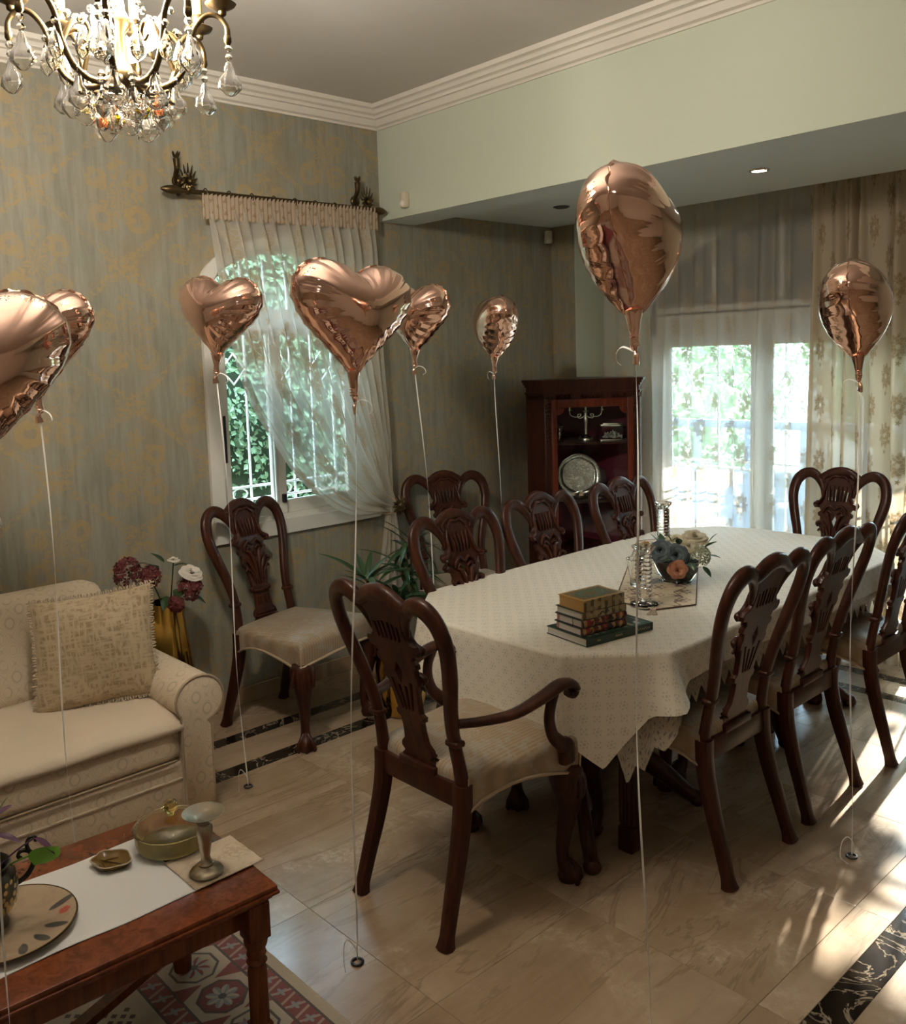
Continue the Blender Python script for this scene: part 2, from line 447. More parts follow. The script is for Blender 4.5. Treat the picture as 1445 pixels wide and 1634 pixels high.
M_amber_glass = mk_glass('amber glass', (.97, .80, .32))
M_smoke_glass = mk_glass('smoky glass', (.50, .48, .44))
M_peach_glass = mk_glass('peach glass', (1.0, .36, .17))
M_olive_glass = mk_glass('olive amber glass', (.55, .42, .01))
M_pane = mk_pane('window glass', (.97, .99, 1))
M_leaf = mk_leaf('dark green leaf', (.010, .034, .012), (.035, .085, .025), .15, .3)
M_ivy = mk_leaf('ivy leaf', (.05, .11, .05), (.30, .43, .24))
M_bush = mk_leaf('garden leaf', (.06, .12, .045), (.26, .37, .17))
M_bulb = mk_emit('lit frosted bulb', (1.0, .80, .50), 16)
# ---------------------------------------------------------------- room shell
XW, YB, YC, YD = -4.06, 3.30, 4.78, 5.14              # window wall, beam face, far wall, door plane
XR, YN, ZC, ZS, ZBM = 2.3, -3.0, 3.12, 2.592, 2.52
def S(name, mb, mat, parent=None, smooth=0): return obj(name, mb, mat, parent, smooth, 'structure')
def pyz(poly, x0, x1):                                  # polygon in (y, z) extruded along x
    v, f = prism(poly, x0, x1); return [(c, a, b) for a, b, c in v], f
def pxz(poly, y0, y1):
    v, f = prism(poly, y0, y1); return [(a, c, b) for a, b, c in v], [q[::-1] for q in f]
# floor slab and its tiles
fl_ = S('floor', MB().add(box(XW-.3, YN-.2, -.16, XR+.2, YD+.25, -.014)), plain('grout', (.30, .25, .19), .7))
def tiles(x0, x1, y0, y1, px, py, ox, oy, mat, name='tile', g=.0006):
    kx = math.floor((x0-ox)/px)
    while ox+kx*px < x1-.01:
        a, b = max(x0, ox+kx*px), min(x1, ox+(kx+1)*px); ky = math.floor((y0-oy)/py)
        while oy+ky*py < y1-.01:
            c, d = max(y0, oy+ky*py), min(y1, oy+(ky+1)*py)
            if b-a > .02 and d-c > .02:
                hx, hy = (b-a)/2-g, (d-c)/2-g; e = .0006
                v = [(-hx, -hy, -.014), (hx, -hy, -.014), (hx, hy, -.014), (-hx, hy, -.014), (-hx, -hy, -e), (hx, -hy, -e), (hx, hy, -e), (-hx, hy, -e),
                     (-hx+e, -hy+e, 0), (hx-e, -hy+e, 0), (hx-e, hy-e, 0), (-hx+e, hy-e, 0)]
                f = [(8, 9, 10, 11)]+[(i, (i+1) % 4, 4+(i+1) % 4, 4+i) for i in range(4)]+[(4+i, 4+(i+1) % 4, 8+(i+1) % 4, 8+i) for i in range(4)]
                mb = MB(); mb.add((v, f)); o = obj(name, mb, mat, fl_, 0); o.location = ((a+b)/2, (c+d)/2, 0)
            ky += 1
        kx += 1
YT = 4.50
S1, S2, S3 = (-3.735, -3.655), (-3.435, -3.345), (-1.010, -.915)
tiles(XW, S1[0], YN, YC+.2, .61, .61, -2.34, 1.50, M_marble)
tiles(S1[1], S2[0], YN, YC+.2, .61, .61, -2.34, 1.78, M_marble)
tiles(S2[1], S3[0], YN, YT, .61, .61, -2.34, 1.50, M_marble)
tiles(S3[1], XR, YN, YT, .61, .61, -.915, 1.50, M_marble)
tiles(S2[1], XR, YT+.08, YT+.26, .61, .61, -2.34, 1.50, M_marble)
tiles(S2[1], XR, YT+.34, YD+.2, .61, .61, -2.34, YT+.34, M_marble)
for a, b in (S1, S2): tiles(a, b, YN, YD, 1, .46, a, 1.05, M_dark_marble, 'border_strip')
tiles(*S3, YN, YT, 1, .52, S3[0], 1.1, M_dark_marble, 'border_strip')
for y in (YT, YT+.26): tiles(S2[1], XR, y, y+.08, .5, 1, -3.3, y, M_dark_marble, 'border_strip')
# window wall, with an arched opening
WY0, WY1, WZ0, WZA, ARC = 2.205, 3.155, .905, 2.15, .20
def arch(y0, y1, zs, rise, n=20):
    c, h = (y0+y1)/2, (y1-y0)/2
    return [(c+h*math.cos(PI*k/n), zs+rise*(1-math.cos(PI*k/n)**2)**.62) for k in range(n+1)]      # right to left
wl = MB()
wl.add(box(XW-.24, YN-.2, -.1, XW, WY0, ZC+.1)); wl.add(box(XW-.24, WY1, -.1, XW, YD+.2, ZC+.1)); wl.add(box(XW-.24, WY0, -.1, XW, WY1, WZ0))
A = arch(WY0, WY1, WZA, ARC)
for (a, b), (c, d) in zip(A[:-1], A[1:]): wl.add(pyz([(a, b), (a, ZC+.1), (c, ZC+.1), (c, d)], XW-.24, XW))
wall_left = S('wall_left', wl, M_wallpaper)
# far wall: wallpapered nib, painted return, door wall with openings
NX = -3.864
S('wall_back', MB().add(box(XW-.02, YC, -.1, NX, YD+.3, ZS+.3)), M_wallpaper)
DX0, DX1, DZ = -3.53, -1.28, 1.97
bk = MB(); G = M_green
bk.add(box(NX, YC, -.1, NX+.004, YD, 2.9)); bk.add(box(NX, YD, -.1, DX0, YD+.22, 2.9)); bk.add(box(DX1, YD, -.1, XR+.2, YD+.22, 2.9))
DA = arch(DX0, DX1, DZ+.12, .50, 24)
for (a, b), (c, d) in zip(DA[:-1], DA[1:]): bk.add(pxz([(a, b), (c, d), (c, 2.9), (a, 2.9)], YD, YD+.22))
S('wall_back', bk, M_green)
S('wall_right', MB().add(box(XR, YN-.2, -.1, XR+.2, YD+.2, ZC+.1)), M_plain_wall)
S('wall_front', MB().add(box(XW-.2, YN-.2, -.1, XR+.2, YN, ZC+.1)), M_plain_wall)
S('ceiling', MB().add(box(XW-.24, YN-.2, ZC, XR+.2, YB+.02, ZC+.15)), M_ceiling)
S('ceiling', MB().add(box(XW, YB+.26, ZS, XR+.2, YC+.0, ZS+.12)).add(box(XW, YC, ZS+.12, XR+.2, YD+.25, ZS+.2)), M_soffit)
bm_ = MB(); bm_.add(box(XW, YB, ZBM+.004, XR+.2, YB+.26, ZC+.1))
beam = S('wall_beam', bm_, M_green)
S('beam_underside', MB().add(box(XW, YB+.001, ZBM, XR+.2, YB+.259, ZBM+.005)), M_soffit, beam)
S('trim_1', MB().add(box(XW, YB-.007, ZBM, XR+.2, YB, ZBM+.035)), M_green)
CP = [(0, 3.016), (.010, 3.016), (.014, 3.026), (.030, 3.032), (.042, 3.052), (.046, 3.060), (.060, 3.062), (.064, 3.074), (.070, 3.078), (.086, 3.080), (.092, 3.094), (.098, 3.098), (.118, 3.100), (.124, 3.121), (0, 3.121)]
S('trim_2', MB().add(sweep(CP, [(XR, YB), (XW, YB), (XW, YN), (XR, YN)][:3][::1])), M_white_trim, smooth=35)
S('trim_3', MB().add(sweep(CP, [(XW, YN), (XR, YN), (XR, YB)])), M_white_trim, smooth=35)
b_ = S('baseboard_left', MB().add(box(XW, YN, 0, XW+.004, YC, .08)), M_marble)
for k in range(13):
    y0 = YN+k*.61; mb = MB(); mb.add(bbox(0, 0, .042, .010, min(.607, YC-y0), .084, .002, 1)); o = obj('skirting_tile', mb, M_marble, b_, 0); o.location = (XW+.009, y0+min(.607, YC-y0)/2, 0)
# ---- arched window
win = S('window_1', MB(), M_white)
def ringarch(y0, y1, z0, zs, rise, wd, x0, x1):         # arched frame of width wd
    o = [(y0, z0), (y1, z0)]+arch(y0, y1, zs, rise, 22); i = [(y0+wd, z0+wd), (y1-wd, z0+wd)]+arch(y0+wd, y1-wd, zs, rise-wd*.72, 22)
    n = len(o); v = [(x, a, b) for x in (x0, x1) for L in (o, i) for a, b in L]; f = []
    for k in range(n):
        l = (k+1) % n
        f += [(k, l, n+l, n+k), (2*n+k, 3*n+k, 3*n+l, 2*n+l), (k, 2*n+k, 2*n+l, l), (n+k, n+l, 3*n+l, 3*n+k)]
    return v, f
S('casing', MB().add(ringarch(WY0-.055, WY1+.055, WZ0-.055, WZA, ARC+.045, .075, XW-.02, XW+.022)), M_white, win, 30)
S('frame', MB().add(ringarch(WY0, WY1, WZ0, WZA, ARC, .045, XW-.12, XW-.02)), M_white, win, 30)
S('transom', MB().add(bbox(XW-.07, (WY0+WY1)/2, 1.985, .08, WY1-WY0-.06, .085, .006)), M_white, win, 40)
WM = 2.60
def sash(y0, y1, z0, z1, x, wd=.055):
    mb = MB()
    for b in ((y0, y0+wd, z0, z1), (y1-wd, y1, z0, z1), (y0+wd, y1-wd, z0, z0+wd+.02), (y0+wd, y1-wd, z1-wd, z1)):
        mb.add(bbox(x, (b[0]+b[1])/2, (b[2]+b[3])/2, .034, b[1]-b[0], b[3]-b[2], .005, 1))
    s = S('sash', mb, M_white, win, 40)
    S('pane', MB().add(cbox(x, (y0+y1)/2, (z0+z1)/2, .006, y1-y0-2*wd+.01, z1-z0-2*wd+.01)), M_pane, s); return s
sL = sash(WY0+.035, WM+.02, WZ0+.03, 1.95, XW-.050); sR = sash(WM-.04, WY1-.035, WZ0+.03, 1.95, XW-.088)
PA = arch(WY0+.04, WY1-.04, WZA, ARC-.03, 16)
S('pane', MB().add(pyz([(WY0+.04, 2.02), (WY1-.04, 2.02)]+PA, XW-.085, XW-.079)), M_pane, win)
S('latch', MB().add(bbox(XW-.030, WY0+.062, 1.37, .012, .012, .24, .004)), M_black, sL); S('latch', MB().add(bbox(XW-.026, WM-.005, 1.03, .02, .022, .045, .004)), M_black, sL)
S('window_sill', MB().add(box(XW-.235, WY0, WZ0-.02, XW-.1, WY1, WZ0+.015)), M_white, win)
gx = XW-.20
for y in (2.36, 2.50, 2.64, 2.78, 2.92, 3.06):
    S('grille_bar', MB().add(tube([(gx, y, .92), (gx, y, 2.30)], .007, 6)), M_white, win, 60)
for z in (1.02, 1.09, 1.95): S('grille_bar', MB().add(tube([(gx, WY0, z), (gx, WY1, z)], .007, 6)), M_white, win, 60)
for y in (2.43, 2.71, 2.99):
    S('grille_bar', MB().add(tube([(gx, y-.07, 1.72), (gx, y, 1.80), (gx, y+.07, 1.72), (gx, y, 1.64)], .006, 6, True)), M_white, win, 60)
    S('grille_bar', MB().add(tube([(gx+.0, y+.045*math.cos(a), 1.055+.03*math.sin(a)) for a in [2*PI*k/12 for k in range(12)]], .005, 5, True)), M_white, win, 60)
# ---- balcony door behind the sheer curtain
dr = S('door_1', MB(), M_white)
def bar(p, x0, x1, z0, z1, y0, y1, name='frame'): return S(name, MB().add(bbox((x0+x1)/2, (y0+y1)/2, (z0+z1)/2, x1-x0, y1-y0, z1-z0, .006, 1)), M_white, p, 40)
bar(dr, DX0, DX0+.05, 0, DZ+.12, YD+.02, YD+.12); bar(dr, DX1-.05, DX1, 0, DZ+.12, YD+.02, YD+.12); bar(dr, DX0, DX1, DZ-.13, DZ+.02, YD+.02, YD+.12, 'transom'); bar(dr, DX0, DX1, 0, .03, YD+.02, YD+.12, 'threshold')
def leafd(x0, x1, y):
    wd = .085; z1 = DZ-.12; mb = MB()
    for b in ((x0, x0+wd, .03, z1), (x1-wd, x1, .03, z1), (x0+wd, x1-wd, .03, .17), (x0+wd, x1-wd, z1-wd, z1)): mb.add(bbox((b[0]+b[1])/2, y, (b[2]+b[3])/2, b[1]-b[0], .05, b[3]-b[2], .006, 1))
    l = S('door_leaf', mb, M_white, dr, 40)
    S('pane', MB().add(box(x0+wd-.01, y-.003, .16, x1-wd+.01, y+.003, z1-wd+.01)), M_pane, l)
for k in range(3):
    x0 = DX0+.05+k*(DX1-DX0-.1)/3; leafd(x0-(.03 if k else 0), x0+(DX1-DX0-.1)/3+(.03 if k < 2 else 0), YD+(.05 if k % 2 == 0 else .10))
v, f = ringarch(DX0, DX1, DZ-.0, DZ+.12, .50, .05, 0, .1); S('transom_frame', MB().add(([(b, YD+.02+a, c) for a, b, c in v], [q[::-1] for q in f])), M_white, dr, 30)
S('transom_pane', MB().add(pxz([(DX0+.03, DZ+.02), (DX1-.03, DZ+.02)]+arch(DX0+.03, DX1-.03, DZ+.12, .47, 20), YD+.06, YD+.066)), plain('dark opaque transom panel', (.055, .06, .055), .3), dr)  # opaque dark panel fills the arch instead of clear glass
for k in range(1, 5):
    x = DX0+k*(DX1-DX0)/5; S('transom_bar', MB().add(bbox(x, YD+.06, DZ+.27, .03, .04, .55+.10*(1-abs(k-2.5)/1.5), .004, 1)), M_white, dr, 40)
gy = YD+.30                                             # outside grille
for k in range(9):
    x = DX0+.10+k*.235; S('grille_bar', MB().add(tube([(x, gy, .05), (x, gy, 1.42), (x-.05, gy, 1.50), (x, gy, 1.58), (x, gy, 1.93)], .008, 6)), M_white, dr, 60)
    S('grille_bar', MB().add(tube([(x, gy, 1.42), (x+.05, gy, 1.50), (x, gy, 1.58)], .008, 6)), M_white, dr, 60)
for z in (.06, .95, 1.0, 1.93): S('grille_bar', MB().add(tube([(DX0, gy, z), (DX1, gy, z)], .008, 6)), M_white, dr, 60)
def portal(loc, sx, sy, rot):
    l = bpy.data.lights.new('sky_portal', 'AREA'); l.shape = 'RECTANGLE'; l.size = sx; l.size_y = sy; l.cycles.is_portal = True
    o = bpy.data.objects.new('sky_portal', l); COL.objects.link(o); o.location = loc; o.rotation_euler = rot
portal((XW-.14, 2.68, 1.6), 1.5, 1.0, (0, -PI/2, 0)); portal(((DX0+DX1)/2, YD+.2, 1.3), 2.2, 2.7, (-PI/2, 0, 0))

# ---- outside: terrace, hedge, rail, greenery
M_terr = plain('pale terrace paving', (.36, .34, .31), .7)
S('ground', MB().add(box(-14, -14, -.40, 14, 24, -.30)), plain('garden soil', (.16, .15, .09), .9))
S('terrace', MB().add(box(-4.3, YD+.22, -.30, 3, 7.6, -.04)), M_terr)
aw = thing('sunblock', 'added canvas awning shading the terrace outside the balcony door', 'sunblock', (-2.4, YD+.27, 2.78))  # added overhang, shaped to stop the sun above the lower curtain
m_aw = mk_leaf('pale awning canvas', (.62, .60, .55), (.66, .64, .60), .5, .8)
obj('canvas', MB().add(gridf(lambda u, v: (-2.6+5.2*u, 2.3*v, -.74*v+.02*math.sin(u*40)*v), 60, 6)), m_aw, aw, 180)
obj('front_bar', MB().add(tube([(-2.6, 2.3, -.75), (2.6, 2.3, -.75)], .02, 8)), M_white, aw, 60)
for x in (-2.5, 2.5): obj('arm', MB().add(tube([(x, .05, -.5), (x, 2.28, -.75)], .015, 8)), M_white, aw, 60)
def leafcloud(n, fn, size, seed, nrm=None):
    rng = np.random.default_rng(seed); mb = MB(); vs_, fs_ = [], []
    for i in range(n):
        p, nn = fn(rng); s = size*(.6+.8*rng.random())
        d = Vector(nn)+Vector(rng.normal(0, .5, 3)); d.normalize(); t = d.orthogonal().normalized(); t.rotate(Matrix.Rotation(rng.random()*6.28, 3, d)); b = d.cross(t)
        p = Vector(p); k = len(vs_)
        vs_ += [tuple(p-t*s*.5), tuple(p+b*s*.32+d*s*.08), tuple(p+t*s*.6-d*s*.1), tuple(p-b*s*.32+d*s*.08)]; fs_ += [(k, k+1, k+2), (k, k+2, k+3)]
    mb.add((vs_, fs_)); return mb
def hedge_fn(r):
    y = -1.5+r.random()*8.5; z = -.2+r.random()*3.4; return (-6.1+.16*r.random()+.12*math.sin(y*3.1)*math.sin(z*2.7), y, z), (1, .1, .45)
hd = thing('ivy_hedge', 'tall ivy covered hedge growing outside the arched window', 'hedge', (-6.2, 2.8, -.3))
o = obj('wall_core', MB().add(cbox(0, 0, 1.7, .2, 8.8, 3.4)), plain('hedge core', (.02, .035, .012), .9), hd, 0)
o = obj('foliage', leafcloud(26000, hedge_fn, .055, 3), M_ivy, hd, 0, 'stuff'); o.location = (6.2, -2.8, .3)
rl = thing('balcony_rail', 'blue grey terrace rail beyond the balcony door', 'railing', (-2, 7.3, -.04))
M_rail = plain('blue grey painted metal', (.20, .26, .36), .5)
for z in (.70, 1.12): obj('rail_bar', MB().add(bbox(0, 0, z, 6, .06, .07, .01)), M_rail, rl, 40)
for k in range(13): obj('post', MB().add(bbox(-3+k*.5, 0, .56, .05, .05, 1.12, .008)), M_rail, rl, 40)
obj('panel', MB().add(box(-3, .02, .06, 3, .035, .68)), M_rail, rl, 0)
def bush(name, label, cx, cy, cz, rx, rz_, n, seed, mat, trunk=0, cat='shrub', grp=None, size=.10):
    t = thing(name, label, cat, (cx, cy, -.3), 0, grp)
    def fn(r):
        d = Vector(r.normal(0, 1, 3)).normalized(); q = .55+.45*r.random()**.5; wob = 1+.25*math.sin(d.x*5+seed)*math.sin(d.z*4)
        return (d.x*rx*q*wob, d.y*rx*q*wob, cz+.3+d.z*rz_*q*wob), d
    obj('foliage', leafcloud(n, fn, size, seed), mat, t, 0, 'stuff')
    obj('trunk', MB().add(tube(catmull([(0, 0, 0), (.05, .03, cz*.5), (0, 0, cz+.3)]), [.06, .03], 7)), plain('bark', (.10, .07, .045), .9), t, 60)
bush('garden_shrub', 'bright green bush beyond the terrace at the left of the door', -5.5, 8.8, 1.0, 1.0, 1.1, 2600, 11, M_bush)
bush('garden_tree', 'small leafy tree beyond the terrace behind the door middle', -4.5, 11.8, 1.35, 1.1, 1.0, 3000, 12, M_bush, cat='tree')
bush('garden_shrub', 'tall narrow bush added beyond the terrace rail to shade the door middle', -3.12, 8.3, 1.55, .50, .90, 2600, 13, M_ivy)  # added to keep the low sun off this stretch of curtain
bush('garden_tree', 'tall dark tree beyond the terrace at the right of the door', -1.2, 11.4, 1.5, 1.3, 1.1, 3600, 14, M_ivy, cat='tree')
bush('garden_tree', 'loose young tree whose leaves dapple the sun on the floor', -2.25, 8.5, 1.95, .50, .55, 30, 15, M_bush, cat='tree', size=.20)
hq = thing('sky_block_hedge', 'unseen green hedge added beyond the terrace to block low sky light', 'hedge', (.6, 9.4, -.3))  # added out of view to hold back skylight from low over the garden
obj('wall_core', MB().add(cbox(0, .2, 1.6, 4.0, .3, 3.2)), plain('hedge core', (.02, .035, .012), .9), hq, 0)
o = obj('foliage', leafcloud(2600, lambda r: ((-2+4*r.random(), -.05+.15*r.random(), 3.3*r.random()), (0, -1, .4)), .12, 22), M_bush, hq, 0, 'stuff')
S('garden_wall', MB().add(box(-9, 13.5, -.3, 6, 13.7, 1.9)), plain('garden wall render', (.60, .55, .47), .9))

cl_ = thing('fill_light', 'added round opal fill light behind the viewer, outside the photo', 'fill light', (.3, -1.1, ZC))  # unseen lamp added to fill the room and brighten the beam face
obj('base', MB().add(lathe([(0, -.004), (.17, -.004), (.17, -.03), (0, -.03)], 32)), M_brass, cl_, 50)
obj('shade', MB().add(lathe([(.165, -.03), (.18, -.07), (.15, -.12), (.08, -.15), (0, -.158)], 32)), mk_emit('fill light glow', (1, .97, .92), 3), cl_, 60)
# ---------------------------------------------------------------- carved dining chairs (front = +y)
def byc(z): return -.205-.150*(max(z-.45, 0)/.61)**1.35            # lean of the back
def rowseat(s):                                        # outline of the seat, s in [0, 1)
    pass
SEAT = []
for k in range(9): t = k/8; SEAT.append((-.205+.41*t, -.205-.012*math.sin(PI*t)))          # rear edge
for k in range(1, 9): t = k/8; SEAT.append((.205+.062*t+.010*math.sin(PI*t), -.205+.43*t))       # right side
for k in range(1, 5): a = (k-.5)/4*PI/2; SEAT.append((.247+.022*math.cos(a), .232+.024*math.sin(a)))
for k in range(0, 9): t = k/8; SEAT.append((.240-.48*t, .258+.022*math.sin(PI*t)))
SEAT += [(-x, y) for x, y in SEAT[9+8+3:9+8-1:-1]] if False else []
for k in range(4, 0, -1): a = (k-.5)/4*PI/2; SEAT.append((-.247-.022*math.cos(a), .232+.024*math.sin(a)))
for k in range(8, 0, -1): t = k/8; SEAT.append((-.205-.062*t-.010*math.sin(PI*t), -.205+.43*t))
def hem(x, y):                                          # scalloped lower edge of the seat cover
    if y > .235: return .398+.022*math.cos(x/.25*PI/2)
    t = (y+.205)/.44
    return .378+.052*math.sin(PI*min(max(t, 0), 1)**.8) if abs(x) > .19 else .40
def seat_mb(k=1.0):
    c = Vector((0, .03)); R = []
    def ring(s, zf): return [(c.x+(x-c.x)*s, c.y+(y-c.y)*s, zf(x, y)) for x, y in SEAT]
    R.append(ring(.90, lambda x, y: .425)); R.append(ring(.992, hem)); R.append(ring(1.0, lambda x, y: hem(x, y)+.012)); R.append(ring(1.005, lambda x, y: .455)); R.append(ring(1.0, lambda x, y: .482))
    R.append(ring(.985, lambda x, y: .496)); R.append(ring(.93, lambda x, y: .507)); R.append(ring(.75, lambda x, y: .519)); R.append(ring(.4, lambda x, y: .527)); R.append(ring(.05, lambda x, y: .53))
    return MB().add(rings(R))
def piping_mb():
    mb = MB(); c = Vector((0, .03))
    mb.add(tube([(c.x+(x-c.x)*1.008, c.y+(y-c.y)*1.008, hem(x, y)+.003) for x, y in SEAT], .0062, 6, True))
    for s in (-1, 1):
        mb.add(tube([(s*.268, .247, .40), (s*.271, .250, .45), (s*.267, .247, .485)], .0045, 6)); mb.add(tube([(s*.209, -.207, .385), (s*.210, -.207, .45), (s*.206, -.2, .49)], .0045, 6))
    return mb
def front_leg(s):
    mb = MB(); x, y = s*.224, .214; D = Vector((s*.72, .69, 0))
    P = [(.0, .43, .034), (.0, .400, .050), (.008, .375, .060), (.016, .34, .057), (.020, .30, .047), (.014, .24, .035), (.004, .18, .0275), (-.005, .12, .0215), (-.006, .085, .0205), (.0, .06, .025), (.012, .040, .036), (.016, .022, .040), (.015, .006, .036), (.015, 0, .032)]
    pts = catmull([(x+D.x*d, y+D.y*d, z) for d, z, r in P], 3); n = len(P)-1
    rs = [lerpl([p[2] for p in P], i/(len(pts)-1)) for i in range(len(pts))]
    mb.add(tube(pts, rs, 14))
    for a in (-.75, 0, .75):                            # claws over the ball
        q = Matrix.Rotation(a, 3, 'Z') @ D; b = Vector((x, y, 0))
        mb.add(tube([b+q*.004+Vector((0, 0, .085)), b+q*.026+Vector((0, 0, .060)), b+q*.050+Vector((0, 0, .034)), b+q*.056+Vector((0, 0, .010)), b+q*.052], [.005, .010, .011, .009, .006], 6))
    return mb
def knee_carving(s):
    mb = MB(); x, y = s*.224, .214; D = Vector((s*.72, .69, 0))
    for a, l in ((-.7, .10), (-.35, .14), (0, .17), (.35, .14), (.7, .10)):
        q = Matrix.Rotation(a, 3, 'Z') @ D; b = Vector((x, y, 0))
        mb.add(tube([b+q*(.060)+Vector((0, 0, .385)), b+q*.072+Vector((0, 0, .350)), b+q*.067+Vector((0, 0, .31)), b+q*(.067-.19*l)+Vector((0, 0, .40-l))], [.004, .0085, .008, .003], 6))
    return mb
def rear_leg(s):
    P = catmull([(s*.205, -.312, 0), (s*.204, -.303, .035), (s*.199, -.276, .13), (s*.193, -.240, .25), (s*.189, -.213, .37), (s*.188, -.208, .47)], 5)
    return MB().add(tube(P, [(.027, .025), (.0195, .0195), (.021, .021), (.024, .0235), (.026, .0255), (.0265, .026)], 12, up=(1, 0, 0), sq=4))
STILE = [(.188, .455), (.184, .53), (.181, .60), (.186, .66), (.204, .74), (.228, .82), (.247, .90), (.249, .955), (.236, 1.005), (.205, 1.037), (.168, 1.045), (.132, 1.030), (.105, 1.000), (.088, .965), (.081, .925)]
def back_frame():
    mb = MB()
    for s in (-1, 1):
        P = catmull([(s*x, byc(z), z) for x, z in STILE], 5)
        mb.add(tube(P, [(.018, .024), (.017, .0215), (.0165, .021), (.017, .023), (.0175, .0245), (.018, .026), (.018, .027), (.018, .0275), (.0185, .0285), (.019, .029), (.0185, .028), (.017, .026), (.014, .021), (.011, .014), (.007, .008)], 12, up=(0, 1, 0), sq=2.6))
        z = .605; mb.add(bbox(s*.184, byc(z), z, .054, .040, .020, .007)); mb.add(tube([(s*.184, byc(z)-.018, z+.012), (s*.184, byc(z)+.016, z+.012)], .010, 8))
    Q = catmull([(x, byc(z), z) for x, z in ((-.150, 1.036), (-.108, 1.022), (-.082, 1.032), (-.045, 1.052), (0, 1.060), (.045, 1.052), (.082, 1.032), (.108, 1.022), (.150, 1.036))], 5)
    mb.add(tube(Q, [(.012, .018), (.017, .022), (.019, .024), (.020, .026), (.0205, .027), (.020, .026), (.019, .024), (.017, .022), (.012, .018)], 12, up=(0, 1, 0), sq=2.4))
    return mb
def sym(R): return [(-x, z) for x, z in R]+[(x, z) for x, z in reversed(R)]
SPL = [(.074, .468), (.076, .495), (.062, .508), (.074, .522), (.070, .538), (.052, .556), (.047, .600), (.049, .628), (.064, .636), (.066, .652), (.054, .662), (.058, .70), (.068, .752), (.080, .762), (.084, .780), (.076, .795), (.080, .815), (.092, .822), (.094, .838), (.080, .848), (.086, .862), (.112, .868), (.120, .885), (.112, .900), (.094, .902), (.080, .915), (.074, .94), (.078, .972), (.092, 1.0), (.104, 1.022), (.096, 1.040), (.076, 1.052), (.05, 1.066), (.025, 1.073), (.0, 1.075)]
def splat_mb():
    H = []
    for x, t in ((-.052, .0), (-.032, .006), (-.012, .009), (.012, .009), (.032, .006), (.052, .0)): H.append([(x*.92-.0042, .905), (x*.92+.0042, .905), (x*1.0+.0048, .955+t), (x*1.0-.0048, .955+t)])
    H.append([(0, .760), (.016, .795), (0, .830), (-.016, .795)])
    for x, z0, z1 in ((-.030, .665, .765), (-.010, .665, .748), (.010, .665, .748), (.030, .665, .765)): H.append([(x*.75-.0032, z0), (x*.75+.0032, z0), (x*1.5+.0052, z1), (x*1.5-.0052, z1)])
    O = [(x, z) for x, z in SPL]; O = sym(O[:-1])+[]
    v, f = poly_mesh(O, H, .020, .0035)
    return MB().add(([(x, y+byc(z), z) for x, y, z in v], f))
def carving_mb():
    mb = MB()
    def t(P, R, n=6, per=4):
        Q = catmull([(x, byc(z)+.011+d, z) for x, z, d in P], per); mb.add(tube(Q, R, n))
    for x in (-.042, -.021, 0, .021, .042): t([(x*.85, .90, 0), (x*.95, .935, .004), (x*1.15, .985, .002)], [.0035, .0065, .004])
    for s in (-1, 1):
        t([(s*.060, 1.0, 0), (s*.072, .955, .003), (s*.074, .92, .004), (s*.088, .895, .005), (s*.112, .885, .006), (s*.106, .872, .006), (s*.096, .880, .006)], [.004, .008, .009, .010, .011, .009, .005])
        t([(s*.0, .860, .003), (s*.030, .880, .006), (s*.055, .862, .006), (s*.062, .838, .004)], [.006, .009, .009, .005]); t([(s*.012, .838, .003), (s*.034, .852, .006), (s*.044, .832, .004)], [.005, .008, .004])
        t([(s*.018, .69, 0), (s*.030, .745, .003), (s*.058, .790, .006), (s*.088, .782, .005), (s*.080, .765, .004)], [.005, .009, .011, .010, .005])
        t([(s*.030, .69, 0), (s*.045, .730, .004), (s*.066, .752, .005), (s*.080, .742, .003)], [.004, .008, .008, .004])
        t([(s*.008, .68, 0), (s*.014, .76, .005), (s*.030, .825, .006), (s*.052, .835, .004)], [.005, .009, .010, .005])
        t([(s*.02, 1.06, -.002), (s*.055, 1.045, .002), (s*.085, 1.02, .003), (s*.078, .998, .003)], [.004, .007, .008, .004]); t([(s*.0, 1.03, 0), (s*.03, 1.035, .004), (s*.055, 1.01, .004)], [.004, .008, .003])
        t([(s*.036, .57, 0), (s*.034, .615, .002)], [.004, .005], 6, 2); t([(s*.017, .57, 0), (s*.016, .615, .002)], [.004, .005], 6, 2)
    t([(-.058, .645, 0), (-.03, .640, .004), (0, .638, .005), (.03, .640, .004), (.058, .645, 0)], [.005, .008, .008, .008, .005])
    for k in range(3): z = .505+.014*k; w_ = .076-.008*k; t([(-w_, z, 0), (0, z, .004), (w_, z, 0)], [.005, .007, .005], 6, 2)
    return mb
def rail_mb():
    mb = MB(); mb.add(bbox(0, -.213, .432, .36, .026, .075, .004)); mb.add(bbox(0, -.212, .476, .17, .034, .030, .006)); return mb
def arm_mb(s):
    P = catmull([(s*.190, byc(.67)+.005, .668), (s*.225, -.16, .662), (s*.268, -.06, .668), (s*.290, .04, .694), (s*.292, .12, .712), (s*.290, .175, .706), (s*.288, .200, .682), (s*.287, .188, .664), (s*.287, .172, .672)], 5)
    return MB().add(tube(P, [(.013, .019), (.013, .019), (.014, .022), (.015, .025), (.016, .026), (.016, .026), (.015, .024), (.012, .021), (.009, .018)], 12, up=(0, 0, 1), sq=2.6))
